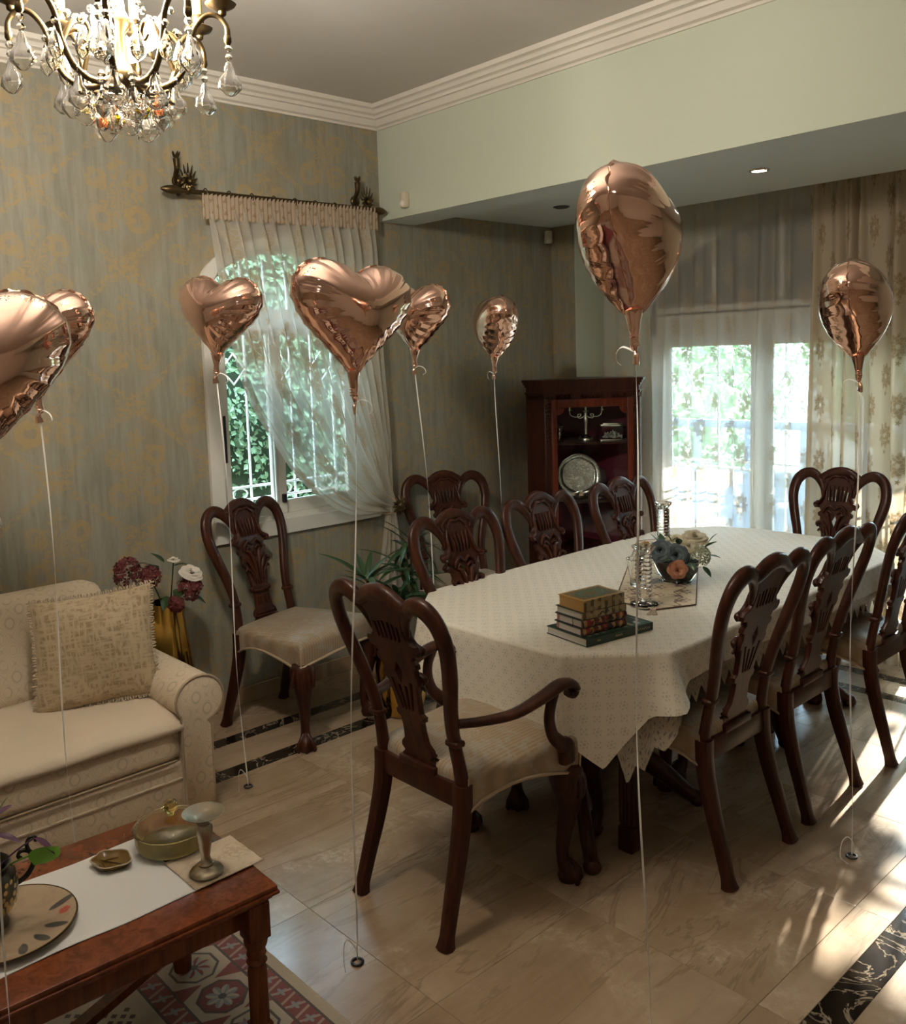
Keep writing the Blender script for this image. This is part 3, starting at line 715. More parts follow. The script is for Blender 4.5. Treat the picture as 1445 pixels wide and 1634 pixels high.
def armpost_mb(s):
    P = catmull([(s*.287, .110, .705), (s*.288, .088, .66), (s*.285, .082, .61), (s*.282, .100, .555), (s*.280, .140, .515), (s*.277, .170, .49), (s*.276, .175, .44)], 5)
    return MB().add(tube(P, [(.014, .020), (.013, .018), (.013, .019), (.014, .021), (.016, .024), (.020, .034), (.018, .030)], 12, up=(1, 0, 0), sq=2.8))
def chair_parts(t, arms=False):
    obj('seat', seat_mb(), M_seat, t, 50); obj('piping', piping_mb(), M_piping, t, 60)
    for s in (-1, 1):
        l = obj('leg', front_leg(s), M_wood, t, 60); obj('knee_carving', knee_carving(s), M_wood, l, 60)
        obj('leg', rear_leg(s), M_wood, t, 50)
        if arms: obj('arm', arm_mb(s), M_wood, t, 60); obj('arm_post', armpost_mb(s), M_wood, t, 60)
    obj('back_frame', back_frame(), M_wood, t, 50); sp = obj('splat', splat_mb(), M_wood, t, 40); obj('carving', carving_mb(), M_wood, sp, 60)
    obj('seat_rail', rail_mb(), M_wood, t, 40)
    return t
GC = 'carved dining chairs'
H90 = PI/2
ch = chair_parts(thing('dining_chair', 'carved mahogany dining chair with its back to the viewer beside the draped cloth corner', 'chair', (-1.755, 2.735, 0), H90, GC))
dup(ch, (-1.765, 3.31, 0), H90, 'second carved dining chair on the near long side, crossed by a balloon ribbon')
dup(ch, (-1.735, 3.99, 0), H90, 'third carved dining chair on the near long side, cut by the photo edge')
dup(ch, (-2.53, 2.685, 0), -H90, 'carved dining chair on the far long side in front of the green plant')
dup(ch, (-2.555, 3.277, 0), -H90, 'carved dining chair between the plant and the cabinet, middle of the far long side')
dup(ch, (-2.545, 3.92, 0), -H90, 'carved dining chair directly in front of the cabinet with the silver tray')
dup(ch, (-2.135, 4.545, 0), PI, 'carved dining chair at the table end against the lace curtain')
dup(ch, (-3.616, 2.337, 0), math.radians(-75), 'carved dining chair standing alone under the arched window')
dup(ch, (-3.575, 3.445, 0), math.radians(-112), 'carved dining chair against the wallpaper right of the gathered window curtain')
chair_parts(thing('dining_armchair', 'carved mahogany armchair with scrolled arms at the near table end', 'chair', (-2.085, 1.985, 0), 0, GC), True)
# ---------------------------------------------------------------- dining table and its cloths
TZ, TX0, TX1, TY0, TY1 = .755, -2.81, -1.62, 2.205, 4.52
TC = ((TX0+TX1)/2, (TY0+TY1)/2)
OCT = [(-1.87, TY0), (TX1, 2.45), (TX1, 4.27), (-1.80, 4.47), (-2.02, TY1), (-2.41, TY1), (-2.62, 4.46), (TX0, 4.24), (TX0, 2.48), (-2.57, TY0)]   # counter-clockwise
tb = thing('dining_table', 'long dark wooden dining table hidden under the ivory cloth', 'table', (TC[0], TC[1], 0))
def rel(L): return [(x-TC[0], y-TC[1]) for x, y in L]
sh = lambda L, d: [(x-d*(1 if x > 0 else -1)*(abs(x) > .1), y-d*(1 if y > 0 else -1)) for x, y in rel(L)]
obj('table_top', MB().add(prism(sh(OCT, .02), TZ-.045, TZ-.012)), M_wood, tb, 30)
obj('apron', MB().add(prism(sh(OCT, .12), TZ-.13, TZ-.045)), M_wood, tb, 30)
for py in (2.62, 3.98):
    cx, cy = -2.19-TC[0], py-TC[1]
    pd = obj('pedestal', MB().add(lathe([(.10, .16), (.13, .19), (.10, .24), (.07, .30), (.075, .34), (.11, .40), (.12, .45), (.09, .52), (.07, .57), (.13, .60), (.17, .635)], 24, cx, cy)), M_wood, tb, 50)
    for sx in (-1, 1):
        for sy in (-1, 1):
            P = catmull([(cx+sx*.05, cy+sy*.05, .25), (cx+sx*.16, cy+sy*.14, .235), (cx+sx*.27, cy+sy*.24, .13), (cx+sx*.345, cy+sy*.305, .045), (cx+sx*.38, cy+sy*.335, .030)], 5)
            lg = obj('leg', MB().add(tube(P, [(.05, .028), (.046, .026), (.036, .024), (.028, .024), (.022, .026)], 10, up=(0, 0, 1), sq=3)).add(lathe([(.02, 0), (.030, .010), (.032, .025), (.022, .045), (.0, .05)], 12, cx+sx*.37, cy+sy*.325)), M_wood, tb, 60)
for sx in (-1, 1):                                      # straight fluted end legs
    lx, ly = sx*.40, -.86
    mb = MB().add(bbox(lx, ly, .59, .07, .07, .14, .006)).add(bbox(lx, ly, .30, .052, .052, .46, .006)).add(bbox(lx, ly, .045, .062, .062, .09, .006))
    for k in (-1, 0, 1):
        for a, b in ((k*.015, -.027), (k*.015, .027)): mb.add(tube([(lx+a, ly+b, .10), (lx+a, ly+b, .50)], .006, 6))
        for a, b in ((-.027, k*.015), (.027, k*.015)): mb.add(tube([(lx+a, ly+b, .10), (lx+a, ly+b, .50)], .006, 6))
    obj('leg', mb, M_wood, tb, 40)
def perim(step=.03):
    """points along the octagon: (pos, normal, edge index, t)"""
    out = []; n = len(OCT)
    N = []
    for i in range(n):
        a, b = Vector(OCT[i]), Vector(OCT[(i+1) % n]); d = (b-a).normalized(); N.append(Vector((d.y, -d.x)))
    for i in range(n):
        a, b = Vector(OCT[i]), Vector(OCT[(i+1) % n]); m = max(int((b-a).length/step), 3)
        n0 = (N[i-1]+N[i]).normalized(); n1 = (N[i]+N[(i+1) % n]).normalized(); l = (b-a).length
        for k in range(m):
            t = k/m; d0, d1 = t*l, (1-t)*l; nn = N[i]
            if d0 < .02: nn = n0.lerp(N[i], d0/.02)
            elif d1 < .02: nn = n1.lerp(N[i], d1/.02)
            out.append((a.lerp(b, t), nn.normalized(), i, t))
    return out
def cloth(name, z0, off, Lf, flf, rows, label, cat, mat, top=True, uvs=False):
    PR = perim(.01); n = len(PR); v = []; f = []; uv = []
    lv = [(.0, 0, .55)]
    for j, (o, dz) in enumerate(((-.035, 0), (-.012, .0), (-.003, -.003), (0, -.012))):
        for p, nn, i, t in PR: v.append((p.x+nn.x*(o+off), p.y+nn.y*(o+off), z0+dz)); uv.append((p.x+nn.x*o, p.y+nn.y*o))
    s_ = 0
    for j in range(1, rows+1):
        q = j/rows
        for k, (p, nn, i, t) in enumerate(PR):
            L = Lf(p, i, t, k); fl = flf(p, i, t, k)
            o = off+fl*q**1.15; v.append((p.x+nn.x*o, p.y+nn.y*o, z0-.012-(L-.012)*q)); uv.append((k*.01, L*(1-q)) if uvs else (p.x+nn.x*L*q, p.y+nn.y*L*q))
    nr = 4+rows
    for j in range(nr-1):
        for k in range(n):
            a, b = j*n+k, j*n+(k+1) % n; f.append((a, a+n, b+n, b))
    f = [q[::-1] for q in f]
    mb = MB()
    if top: f.append(tuple(range(n)))
    mb.v = v; mb.f = [q[::-1] for q in f]; mb.mi = [0]*len(f)
    mb.uv = uv
    o = obj(name, mb, mat, None, 60); tag(o, label, cat); return o
def lin(t, P):
    for (a, x), (b, y) in zip(P[:-1], P[1:]):
        if t <= b: return x+(y-x)*(t-a)/(b-a)
    return P[-1][1]
LE = {0: [(0, .275), (.03, .29), (.38, .375), (.85, .19), (1, .165)], 1: [(0, .165), (.04, .12), (.1, .104), (.95, .105), (1, .15)], 2: [(0, .15), (.5, .24), (1, .26)], 3: [(0, .26), (1, .27)], 4: [(0, .26), (1, .26)], 5: [(0, .27), (1, .3)], 6: [(0, .3), (.5, .36), (1, .28)], 7: [(0, .27), (1, .27)], 8: [(0, .28), (.45, .42), (1, .30)], 9: [(0, .275), (.1, .27), (1, .27)]}
FE = {0: [(0, .05), (.10, .004), (.4, .03), (.8, .025), (.97, .10), (1, .10)], 1: [(0, .10), (.02, .04), (.06, .012), (1, .02)], 8: [(0, .05), (.45, .03), (1, .06)], 9: [(0, .04), (.1, .02), (.94, .012), (.99, .045), (1, .05)]}
def Lc(p, i, t, k): return lin(t, LE[i])+.002*math.sin(k*.18)
def Fc(p, i, t, k): return lin(t, FE.get(i, [(0, .02), (1, .02)]))+.005*math.sin(k*.26)+.004*math.sin(k*.10+1)
cl = cloth('tablecloth', .770, .006, Lc, Fc, 10, 'ivory patterned tablecloth with a pointed corner hanging over the near end', 'tablecloth', M_cloth)
def Ll(p, i, t, k):
    z = abs(((k % 6)/3)-1)
    if i == 0: base = lin(t, [(0, .20), (.3, .24), (.5, .32), (.62, .40), (.8, .335), (1, .235)])
    elif i == 1: base = lin(t, [(0, .235), (.06, .175), (.12, .150), (1, .150)])
    else: base = .235
    return base-.008+.048*(1-z)
cloth('lace_undercloth', .762, .0015, Ll, lambda p, i, t, k: lin(t, FE.get(i, [(0, .02), (1, .02)]))*.55-.004, 8, 'white crochet lace cloth showing its scalloped hem below the ivory tablecloth', 'tablecloth', M_lace_trim, False, True)
# ---------------------------------------------------------------- foil heart balloons
def heart(t):
    x = 16*math.sin(t)**3; y = 13*math.cos(t)-5*math.cos(2*t)-2*math.cos(3*t)-math.cos(4*t)
    tt = min(t, 2*PI-t); y += 3.3*math.exp(-(tt/.42)**2)+.9*math.exp(-((tt-1.75)/.5)**2)
    return x/16*.182, (y+2.5)/16*.178
NT, RING = 216, [0, .10, .22, .36, .50, .62, .72, .80, .86, .905, .94, .965, .983, .995, 1.0]
hp = [heart(2*PI*k/2160) for k in range(2161)]
cum = [0]
for a, b in zip(hp[:-1], hp[1:]): cum.append(cum[-1]+math.dist(a, b))
OUT = []; j = 0
for k in range(NT):
    d = cum[-1]*k/NT
    while cum[j+1] < d: j += 1
    f_ = (d-cum[j])/max(cum[j+1]-cum[j], 1e-9); OUT.append((hp[j][0]+(hp[j+1][0]-hp[j][0])*f_, hp[j][1]+(hp[j+1][1]-hp[j][1])*f_))
NG, GS = 200, .25
gxx = (np.arange(NG)+.5)/NG*2*GS-GS
def inside():
    P = np.array(OUT); X, Z = np.meshgrid(gxx, gxx); ins = np.zeros_like(X, bool); n = len(P)
    for i in range(n):
        (x1, z1), (x2, z2) = P[i], P[(i+1) % n]
        if z1 == z2: continue
        c = ((z1 > Z) != (z2 > Z)) & (X < (x2-x1)*(Z-z1)/(z2-z1)+x1); ins ^= c
    return ins
INS = inside(); PHI = np.zeros((NG, NG))
for _ in range(5000):
    q = .25*(np.roll(PHI, 1, 0)+np.roll(PHI, -1, 0)+np.roll(PHI, 1, 1)+np.roll(PHI, -1, 1))+1e-4; PHI = np.where(INS, q, 0)
PHI /= PHI.max()
def phi(x, z):
    u, v = (x+GS)/(2*GS)*NG-.5, (z+GS)/(2*GS)*NG-.5; i, j = int(u), int(v); a, b = u-i, v-j
    return PHI[j, i]*(1-a)*(1-b)+PHI[j, i+1]*a*(1-b)+PHI[j+1, i]*(1-a)*b+PHI[j+1, i+1]*a*b
def height(r, ox, oz):
    c0 = (0, .018); q = min(r, .86); p = phi(c0[0]+(ox-c0[0])*q, c0[1]+(oz-c0[1])*q)
    if r > .86: p *= (1-r*r)/(1-.86**2)
    return .108*max(p, 0)**.5
def foil_mb():
    mb = MB(); rng = random.Random(3); amp = [.6+.8*rng.random() for _ in range(NT)]; c0 = (0, .018)
    for side in (-1, 1):
        v = []; f = []
        for r in RING:
            for k, (ox, oz) in enumerate(OUT):
                x, z = c0[0]+(ox-c0[0])*r, c0[1]+(oz-c0[1])*r
                base = height(r, ox, oz)
                w = max(0, (r-.50)/.50); env = w**1.6*min(1, (1-r)*14)
                ph = (k % 9)/9; ph2 = (k % 27)/27
                rip = .0105*amp[(k//9*9) % NT]*(abs(math.sin(PI*ph))**.55-.75)+.006*amp[(k//27*27+5) % NT]*(abs(math.sin(PI*ph2))**.6-.75)*(r < .97)
                rip += .0022*math.cos(k*2*PI/4.5)*(w > .3)
                v.append((x, side*(base+rip*env), z))
        for i in range(len(RING)-1):
            for k in range(NT):
                a, b = i*NT+k, i*NT+(k+1) % NT; q = (a, b, b+NT, a+NT); f.append(q if side > 0 else q[::-1])
        mb.add((v, f))
    return mb
def seam_mb():
    n = NT; c0 = (0, .018); v = []; f = []
    for o, y in ((.985, .0012), (1.0, .0012), (1.030, .0006), (1.030, -.0006), (1.0, -.0012), (.985, -.0012)):
        for k, (ox, oz) in enumerate(OUT):
            s = o+(.006*math.cos(k*2*PI/6) if o > 1 else 0); v.append((c0[0]+(ox-c0[0])*s, y+.004*math.sin(k*2*PI/9)*(o > 1), c0[1]+(oz-c0[1])*s))
    for i in range(5):
        for k in range(n): a, b = i*n+k, i*n+(k+1) % n; f.append((a, a+n, b+n, b))
    return MB().add((v, f))
TIPZ = min(o[1] for o in OUT)
def neck_mb():
    P = catmull([(0, 0, TIPZ+.030), (0, 0, TIPZ+.005), (.002, 0, TIPZ-.02), (.004, .002, TIPZ-.045), (.003, 0, TIPZ-.056), (.0, -.002, TIPZ-.068), (.003, 0, TIPZ-.085)], 4)
    mb = MB().add(tube(P, [(.026, .020), (.017, .014), (.010, .011), (.013, .008), (.004, .004), (.010, .006), (.012, .004)], 12))
    for k in range(5): mb.add(tube([(.011*math.cos(a+k), .009*math.sin(a+k), TIPZ-.012-.008*k) for a in (0, .8, 1.6, 2.4)], .0025, 5))
    return mb
FO, SE, NE = foil_mb(), seam_mb(), neck_mb(); F0 = None
def balloon(label, c, ring, az, tilt=0, roll=0, curl=1):
    """c = centre of the heart, ring = floor point, az = heading of the face normal"""
    global F0
    t = thing('heart_balloon', label, 'balloon', (ring[0], ring[1], 0), 0, 'rose gold heart balloons')
    loc = (c[0]-ring[0], c[1]-ring[1], c[2]); rot = (tilt, roll, az)
    if F0 is None: F0 = (obj('foil', FO, M_foil, t, 75), obj('seam', SE, M_foil, None, 60), obj('neck', NE, M_foil, t, 60)); F0[1].parent = F0[0]; f, n = F0[0], F0[2]
    else: f = same(F0[0], t); same(F0[1], f); n = same(F0[2], t)
    for o in (f, n): o.location = loc; o.rotation_euler = rot
    e = Matrix.LocRotScale(Vector(loc), Matrix.Rotation(0, 3, 'X').to_quaternion(), None)
    q = Vector(loc)+(Matrix.Rotation(az, 3, 'Z') @ Matrix.Rotation(roll, 3, 'Y') @ Matrix.Rotation(tilt, 3, 'X')) @ Vector((.002, 0, TIPZ-.058))
    P = [q]+[Vector((q.x*(1-s)+.012*math.sin(s*5+az)*s*(1-s)*4, q.y*(1-s)+.010*math.sin(s*4+1+az)*s*(1-s)*4, q.z*(1-s)+.012*s)) for s in [k/14 for k in range(1, 15)]]
    P = catmull(P, 3); m = len(P); v = []; f_ = []
    for i, p in enumerate(P):                           # flat curling ribbon that twists slowly
        a = az+i*.17; w = .0026; d = Vector((math.cos(a), math.sin(a), 0)); b = Vector((-math.sin(a), math.cos(a), 0))
        for u, y in ((-w, -.0004), (w, -.0004), (w, .0004), (-w, .0004)): v.append(tuple(p+d*u+b*y))
        if i: f_ += [((i-1)*4+k, (i-1)*4+(k+1) % 4, i*4+(k+1) % 4, i*4+k) for k in range(4)]
    mb = MB().add((v, f_))
    mb.add(tube(catmull([q, q+Vector((.03*curl, .0, .012)), q+Vector((.055*curl, .01, .002)), q+Vector((.06*curl, .015, -.018)), q+Vector((.045*curl, .01, -.028))], 4), [(.0024, .0006), (.002, .0006)], 5))
    obj('ribbon', mb, M_ribbon, t, 60)
    r = MB().add(tube([(.016*math.cos(a), .016*math.sin(a), .005) for a in [2*PI*k/16 for k in range(16)]], .0042, 8, True))
    g = obj('ring', r, M_steel, t, 60)
    obj('ribbon_curl', MB().add(tube(catmull([(0, 0, .006), (.012, -.01, .05), (.0, -.028, .085), (-.02, -.03, .06), (-.025, -.03, .004), (.01, -.05, .002)], 5), [(.0018, .0006)]*2, 5)), M_ribbon, g, 60)
def face(c, d):                                         # normal: towards the viewpoint, then turned d degrees to the right
    return math.atan2(-c[1], -c[0])+PI/2+math.radians(d)
BL = [('big heart balloon at the left photo edge, only its right half in view', (-1.695, .450, 1.728), (-1.652, .424), 14, 0),
      ('heart balloon half hidden behind the big one at the left photo edge', (-2.916, .993, 1.832), (-2.90, .985), -36, .04),
      ('heart balloon in front of the left side of the arched window', (-3.178, 1.765, 1.921), (-3.217, 1.797), -38, .10),
      ('nearest full heart balloon, floating above the dining armchair', (-1.980, 1.501, 1.850), (-2.016, 1.448), 34, .07),
      ('heart balloon partly hidden behind the nearest full one, right of it', (-3.158, 2.758, 1.919), (-3.13, 2.84), -42, .05),
      ('small far balloon seen edge-on in front of the wallpaper corner', (-3.156, 3.276, 1.877), (-3.165, 3.29), -76, -.02),
      ('largest edge-on balloon, hanging over the table before the cabinet', (-1.180, 1.651, 1.965), (-1.223, 1.763), 77, .12),
      ('edge-on balloon before the dense curtain above the table end chair', (-1.234, 2.917, 1.845), (-1.246, 2.984), 84, .0)]
for i, (lb, c, rg, d, ro) in enumerate(BL):
    balloon(lb, c, rg, face(c, d), -.06, ro, -1 if i in (5, 6, 7) else 1)
# ---------------------------------------------------------------- curtains
def poly_at(P, s):
    d = [0]
    for a, b in zip(P[:-1], P[1:]): d.append(d[-1]+math.dist(a, b))
    x = s*d[-1]
    for i in range(len(P)-1):
        if x <= d[i+1]+1e-9: f = (x-d[i])/(d[i+1]-d[i]); return tuple(a+(b-a)*f for a, b in zip(P[i], P[i+1]))
    return P[-1]
LEFT = [tuple(p) for p in catmull([(2.150, 2.535, 0), (2.170, 2.375, 0), (2.190, 2.20, 0), (2.250, 1.811, 0), (2.322, 1.565, 0), (2.436, 1.369, 0), (2.573, 1.162, 0), (2.761, .995, 0), (2.964, .895, 0), (3.185, .885, 0)], 5)]
RIGHT = [tuple(p) for p in catmull([(3.170, 2.56, 0), (3.180, 2.27, 0), (3.190, 1.80, 0), (3.225, 1.30, 0), (3.235, .955, 0)], 8)]
def wcurt(u, v):
    if v < .70:
        t = v/.70; a = poly_at(LEFT, t); b = poly_at(RIGHT, t); k = u**(1-.25*t)
        y, z = a[0]+(b[0]-a[0])*k, a[1]+(b[1]-a[1])*k
        amp = (.026*(1-t)**.8+.010)*min(1, .15+t*7); band = 0
        ph = u*2*PI*15+1.3*math.sin(u*9)
        x = XW+.105+(amp+.005*band)*math.sin(ph)+.03*math.sin(PI*t)*(1-u)
        y += .008*math.sin(ph*.5+z*3)*(1-t)
        if t > .8: q = (t-.8)/.2; x = x*(1-q)+(XW+.105+.035*math.sin(u*2*PI*4))*q
    else:
        t = (v-.70)/.30; t = t
        y0 = 3.185+.05*u; y1 = 3.06+.27*u; z0 = .885+.07*u; z1 = .03
        q = min(1, t*1.6); y = y0+(y1-y0)*q; z = z0+(z1-z0)*t
        x = XW+.105+(.022+.014*q)*math.sin(u*2*PI*4+.6*q)
    return (x, y, z)
mb = MB().add(gridf(wcurt, 181, 90)); mb.uv = [(i/180*1.5, (1-j/89)*2.6) for j in range(90) for i in range(181)]
wc = obj('window_curtain', mb, M_lace_window, None, 180); tag(wc, 'beige lace curtain swept aside over the arched window by a brass tieback', 'curtain')
hb = MB().add(gridf(lambda u, v: (XW+.118+.0075*math.sin(u*2*PI*46)*(1-.5*v)+.006*math.sin(u*19)*v, 2.135+1.05*u, 2.548+.02*u-.115*v+.003*math.sin(u*2*PI*46)), 441, 6)); hb.uv = [(i/440*2.6, .12*j) for j in range(6) for i in range(441)]
obj('heading', hb, mk_lace('heading tape lace', (.60, .48, .36), .95, .98), wc, 180)
rd = thing('curtain_rod', 'antique brass curtain rod with ornate brackets over the arched window', 'curtain rod', (XW, 2.6, 2.557))
obj('pole', MB().add(tube([(.105, -.60, -.003), (.105, .60, .006)], .012, 12)), M_brass, rd, 60)
FIN = [(0, 0), (.006, .004), (.017, .03), (.021, .055), (.018, .08), (.012, .10), (.015, .105), (.012, .112)]
for s in (-1, 1):
    v, f = lathe(FIN, 16); obj('finial', MB().add(([(.105+a, s*(.665-c)*1.0, b+.002*s) for a, b, c in v], f)), M_brass, rd, 60)
for y in (-.525, .525):
    m = MB().add(tube([(0, y, 0), (.105, y, 0)], .009, 8)); v, f = lathe([(.030, 0), (.030, .006), (.022, .012), (.014, .022), (.0, .026)], 16)
    m.add(([(c, y+a, b+.06) for a, b, c in v], f)).add(([(c+.095, y+a*.8, b*.8+.005) for a, b, c in v], f))
    m.add(tube(catmull([(.02, y-.02, .05), (.05, y-.035, .07), (.08, y-.04, .10), (.09, y-.045, .145)], 4), [.008, .010, .013, .017], 10))        # torch
    for a in range(5): m.add(tube([(.09, y-.045, .14), (.09+.012*math.cos(a*1.26), y-.045+.012*math.sin(a*1.26), .16), (.09+.018*math.cos(a*1.26), y-.045+.018*math.sin(a*1.26), .175)], [.005, .005, .002], 5))
    for a in range(12):
        q = 2*PI*a/12; m.add(tube(catmull([(.10, y, .04), (.115, y+.022*math.cos(q), .04+.022*math.sin(q)), (.112, y+.04*math.cos(q+.3), .04+.042*math.sin(q+.3))], 3), [.005, .007, .003], 5))
    for a in range(7):
        q = PI*a/6; m.add(tube([(.11, y+.03*math.cos(q), .05+.03*math.sin(q)), (.112, y+.045*math.cos(q), .06+.065*math.sin(q))], [.006, .002], 5))
    m.add(lathe([(0, -.016), (.012, -.010), (.016, 0), (.012, .010), (0, .016)], 12, .125, y, .04))
    obj('bracket', m, M_brass, rd, 60)
for k in range(8): obj('rod_ring', MB().add(tube([(.105+.019*math.cos(a), -.44+k*.125, .019*math.sin(a)) for a in [2*PI*j/14 for j in range(14)]], .0028, 6, True)), M_brass, rd, 60)
tbk = thing('tieback', 'brass rosette tieback holding the lace curtain right of the window', 'tieback', (XW, 3.225, .925))
m = MB().add(tube([(0, 0, 0), (.165, 0, 0)], .008, 8)).add(lathe([(0, -.02), (.016, -.012), (.020, 0), (.016, .012), (0, .02)], 12, .178, 0, 0))
for R_, n_ in ((.030, 8), (.050, 12)):
    for a in range(n_):
        q = 2*PI*a/n_+R_*20; m.add(tube(catmull([(.165, .008*math.cos(q), .008*math.sin(q)), (.178, .6*R_*math.cos(q), .6*R_*math.sin(q)), (.168, R_*math.cos(q+.15), R_*1.15*math.sin(q+.15))], 3), [.006, .010, .003], 6))
obj('rosette', m, M_brass, tbk, 60)
obj('loop', MB().add(tube(catmull([(.17, .0, -.02), (.13, -.05, -.045), (.06, -.075, -.03), (.03, -.06, .03), (.06, -.03, .055), (.14, -.01, .03)], 4, True), .005, 6, True)), M_piping, tbk, 60)
# wide sheer across the balcony door, in two overlapping widths
def sheer(x0, x1, y0, nf, amp, seed, ztop=2.685):
    r = random.Random(seed); ph = [r.random()*6.28 for _ in range(6)]
    def fn(u, v):
        t = v; z = ztop*(1-t)+.02*t
        p = u*2*PI*nf+1.5*math.sin(u*11+ph[0])+.9*math.sin(u*23+ph[1])
        gather = max(0, 1-t/.06)
        a = amp*(.55+.45*min(1, t*3))*(1-.4*gather)*(.75+.35*math.sin(u*17+ph[2]))
        y = y0+a*math.sin(p)+.010*math.sin(p*.5+t*3+ph[3])+gather*.006*math.sin(u*2*PI*nf*3.2)
        x = x0+(x1-x0)*u+.012*math.sin(p+1.2)*min(1, t*2)+.010*math.sin(t*5+u*20)
        return (x, y, z)
    return fn
def sheet(name, fn, nu, nv, wid, mat, label):
    mb = MB().add(gridf(fn, nu, nv)); mb.uv = [(i/(nu-1)*wid, (1-j/(nv-1))*2.66) for j in range(nv) for i in range(nu)]
    o = obj(name, mb, mat, None, 180); tag(o, label, 'curtain', 'lace curtains across the balcony door'); return o
sheet('sheer_curtain', sheer(-3.84, -2.22, 5.03, 15, .030, 4), 330, 46, 2.3, M_lace, 'sheer lace curtain hanging over the bright balcony door behind the cabinet')
sheet('gathered_curtain', sheer(-2.36, -1.79, 4.955, 7, .036, 8), 140, 46, 1.1, M_lace_heavy, 'denser gathered lace curtain at the right beside the table end chair')
# ---------------------------------------------------------------- corner cabinet and its silver
CB = thing('corner_cabinet', 'dark mahogany corner display cabinet with glazed front and maroon lining', 'cabinet', (-3.447, 4.405, 0), math.radians(48))
CM = CB.matrix_basis.copy()
PL = [(-.29, 0), (.29, 0), (.335, .125), (.02, .50), (-.387, .108)]
M_maroon = plain('maroon velvet lining', (.14, .010, .026), .8)
def pl(k, d=0): c = (0, .22); return [(c[0]+(x-c[0])*k, c[1]+(y-c[1])*k+d) for x, y in PL]
obj('base', MB().add(prism(pl(1.03), 0, .10)).add(prism(pl(1.0), .10, .14)), M_wood, CB, 30)
mb = MB()
for a, b in ((1, 2), (4, 0)):                           # return panels
    p, q = Vector(PL[a]), Vector(PL[b]); d = (q-p).normalized(); n = Vector((-d.y, d.x)); mb.add(prism([p, q, q+n*.02, p+n*.02], .14, 1.50))
obj('side_panel', mb, M_wood, CB, 30)
bkp = MB()
for a, b in ((2, 3), (3, 4)):
    p, q = Vector(PL[a]), Vector(PL[b]); d = (q-p).normalized(); n = Vector((-d.y, d.x)); bkp.add(prism([p, q, q+n*.012, p+n*.012], .14, 1.50))
obj('back_panel', bkp, M_maroon, CB, 30)
for z in (.15, .50, .822, 1.185): obj('shelf', MB().add(prism(pl(.95, .01), z, z+.014)), M_wood, CB, 30)
pil = MB()
for s in (-1, 1):
    pil.add(bbox(s*.268, -.004, .80, .048, .03, 1.36, .005))
    for k in (-1, 0, 1): pil.add(tube([(s*.268+k*.012, -.021, .20), (s*.268+k*.012, -.021, 1.38)], .0045, 6))
obj('pilaster', pil, M_wood, CB, 40)
cr = MB()
for k, z0, z1 in ((1.0, 1.47, 1.500), (1.02, 1.50, 1.515), (1.0, 1.515, 1.545), (1.025, 1.545, 1.560), (1.05, 1.560, 1.575), (1.07, 1.575, 1.59)): cr.add(prism(pl(k), z0, z1))
cor = obj('cornice', cr, M_wood, CB, 30)
cv = MB(); rg = random.Random(5)
for cx, n in ((-.17, 5), (0, 7), (.17, 5)):             # carved frieze
    for k in range(-n, n+1):
        x = cx+k*.0085; cv.add(tube(catmull([(x, -.006, 1.475), (x+.006*math.sin(k*2), -.013, 1.487), (x+.01*math.cos(k*1.7), -.006, 1.50)], 3), [.002, .005, .002], 5))
for s in (-1, 1):
    for z in np.linspace(1.22, 1.44, 11): cv.add(tube([(s*.268-.016, -.020, z), (s*.268, -.028, z+.008), (s*.268+.016, -.020, z)], .005, 5))
obj('carving', cv, M_wood, cor, 60, 'stuff')
M_red_wood = mk_wood('reddish mahogany', (.075, .012, .004), (.15, .026, .009))
dw = MB()
for b in ((-.250, -.214, .15, 1.47), (.214, .250, .15, 1.47), (-.214, .214, .15, .20), (-.214, .214, 1.42, 1.47)): dw.add(bbox((b[0]+b[1])/2, -.012, (b[2]+b[3])/2, b[1]-b[0], .024, b[3]-b[2], .004))
for s in (-1, 1): v, f = prism([(s*.214, 1.42), (s*.168, 1.42)]+[(s*(.168+.046*(1-math.cos(a))), 1.42-.046*math.sin(a)) for a in (.3, .6, .9, 1.2, 1.5)], -.022, -.002); dw.add(([(a, c, b) for a, b, c in v], f))
dd = obj('door', dw, M_red_wood, CB, 40)
obj('pane', MB().add(box(-.216, -.010, .19, .216, -.006, 1.43)), M_pane, dd, 0)
kb = MB(); v, f = lathe([(.004, 0), (.004, .012), (.010, .016), (.008, .026), (0, .028)], 12); kb.add(([(-.222+a, -.024-c, .86+b) for a, b, c in v], f)); obj('knob', kb, M_brass, dd, 60)
def incab(x, y, z): return tuple(CM @ Vector((x, y, z)))
# candelabrum
cd = thing('candelabrum', 'three armed silver candelabrum on the upper cabinet shelf', 'candelabrum', incab(-.015, .13, 1.199), math.radians(48))
obj('base', MB().add(lathe([(.045, 0), (.047, .008), (.044, .022), (.030, .030), (.016, .036), (.010, .05), (.013, .09), (.018, .125), (.017, .15), (.010, .165), (.013, .172), (.009, .18)], 20)), M_silver, cd, 50)
for s in (-1, 1):
    obj('arm', MB().add(tube(catmull([(0, 0, .17), (s*.02, 0, .148), (s*.045, 0, .145), (s*.05, 0, .165), (s*.032, 0, .170), (s*.036, 0, .155), (s*.07, 0, .152), (s*.095, 0, .165), (s*.102, 0, .190)], 5), [.005, .0045, .004, .0045, .005], 8)), M_silver, cd, 60)
    obj('candle_cup', MB().add(lathe([(.004, .185), (.020, .192), (.021, .196), (.008, .198), (.010, .215), (.011, .232), (.008, .232)], 16, s*.102)), M_silver, cd, 50)
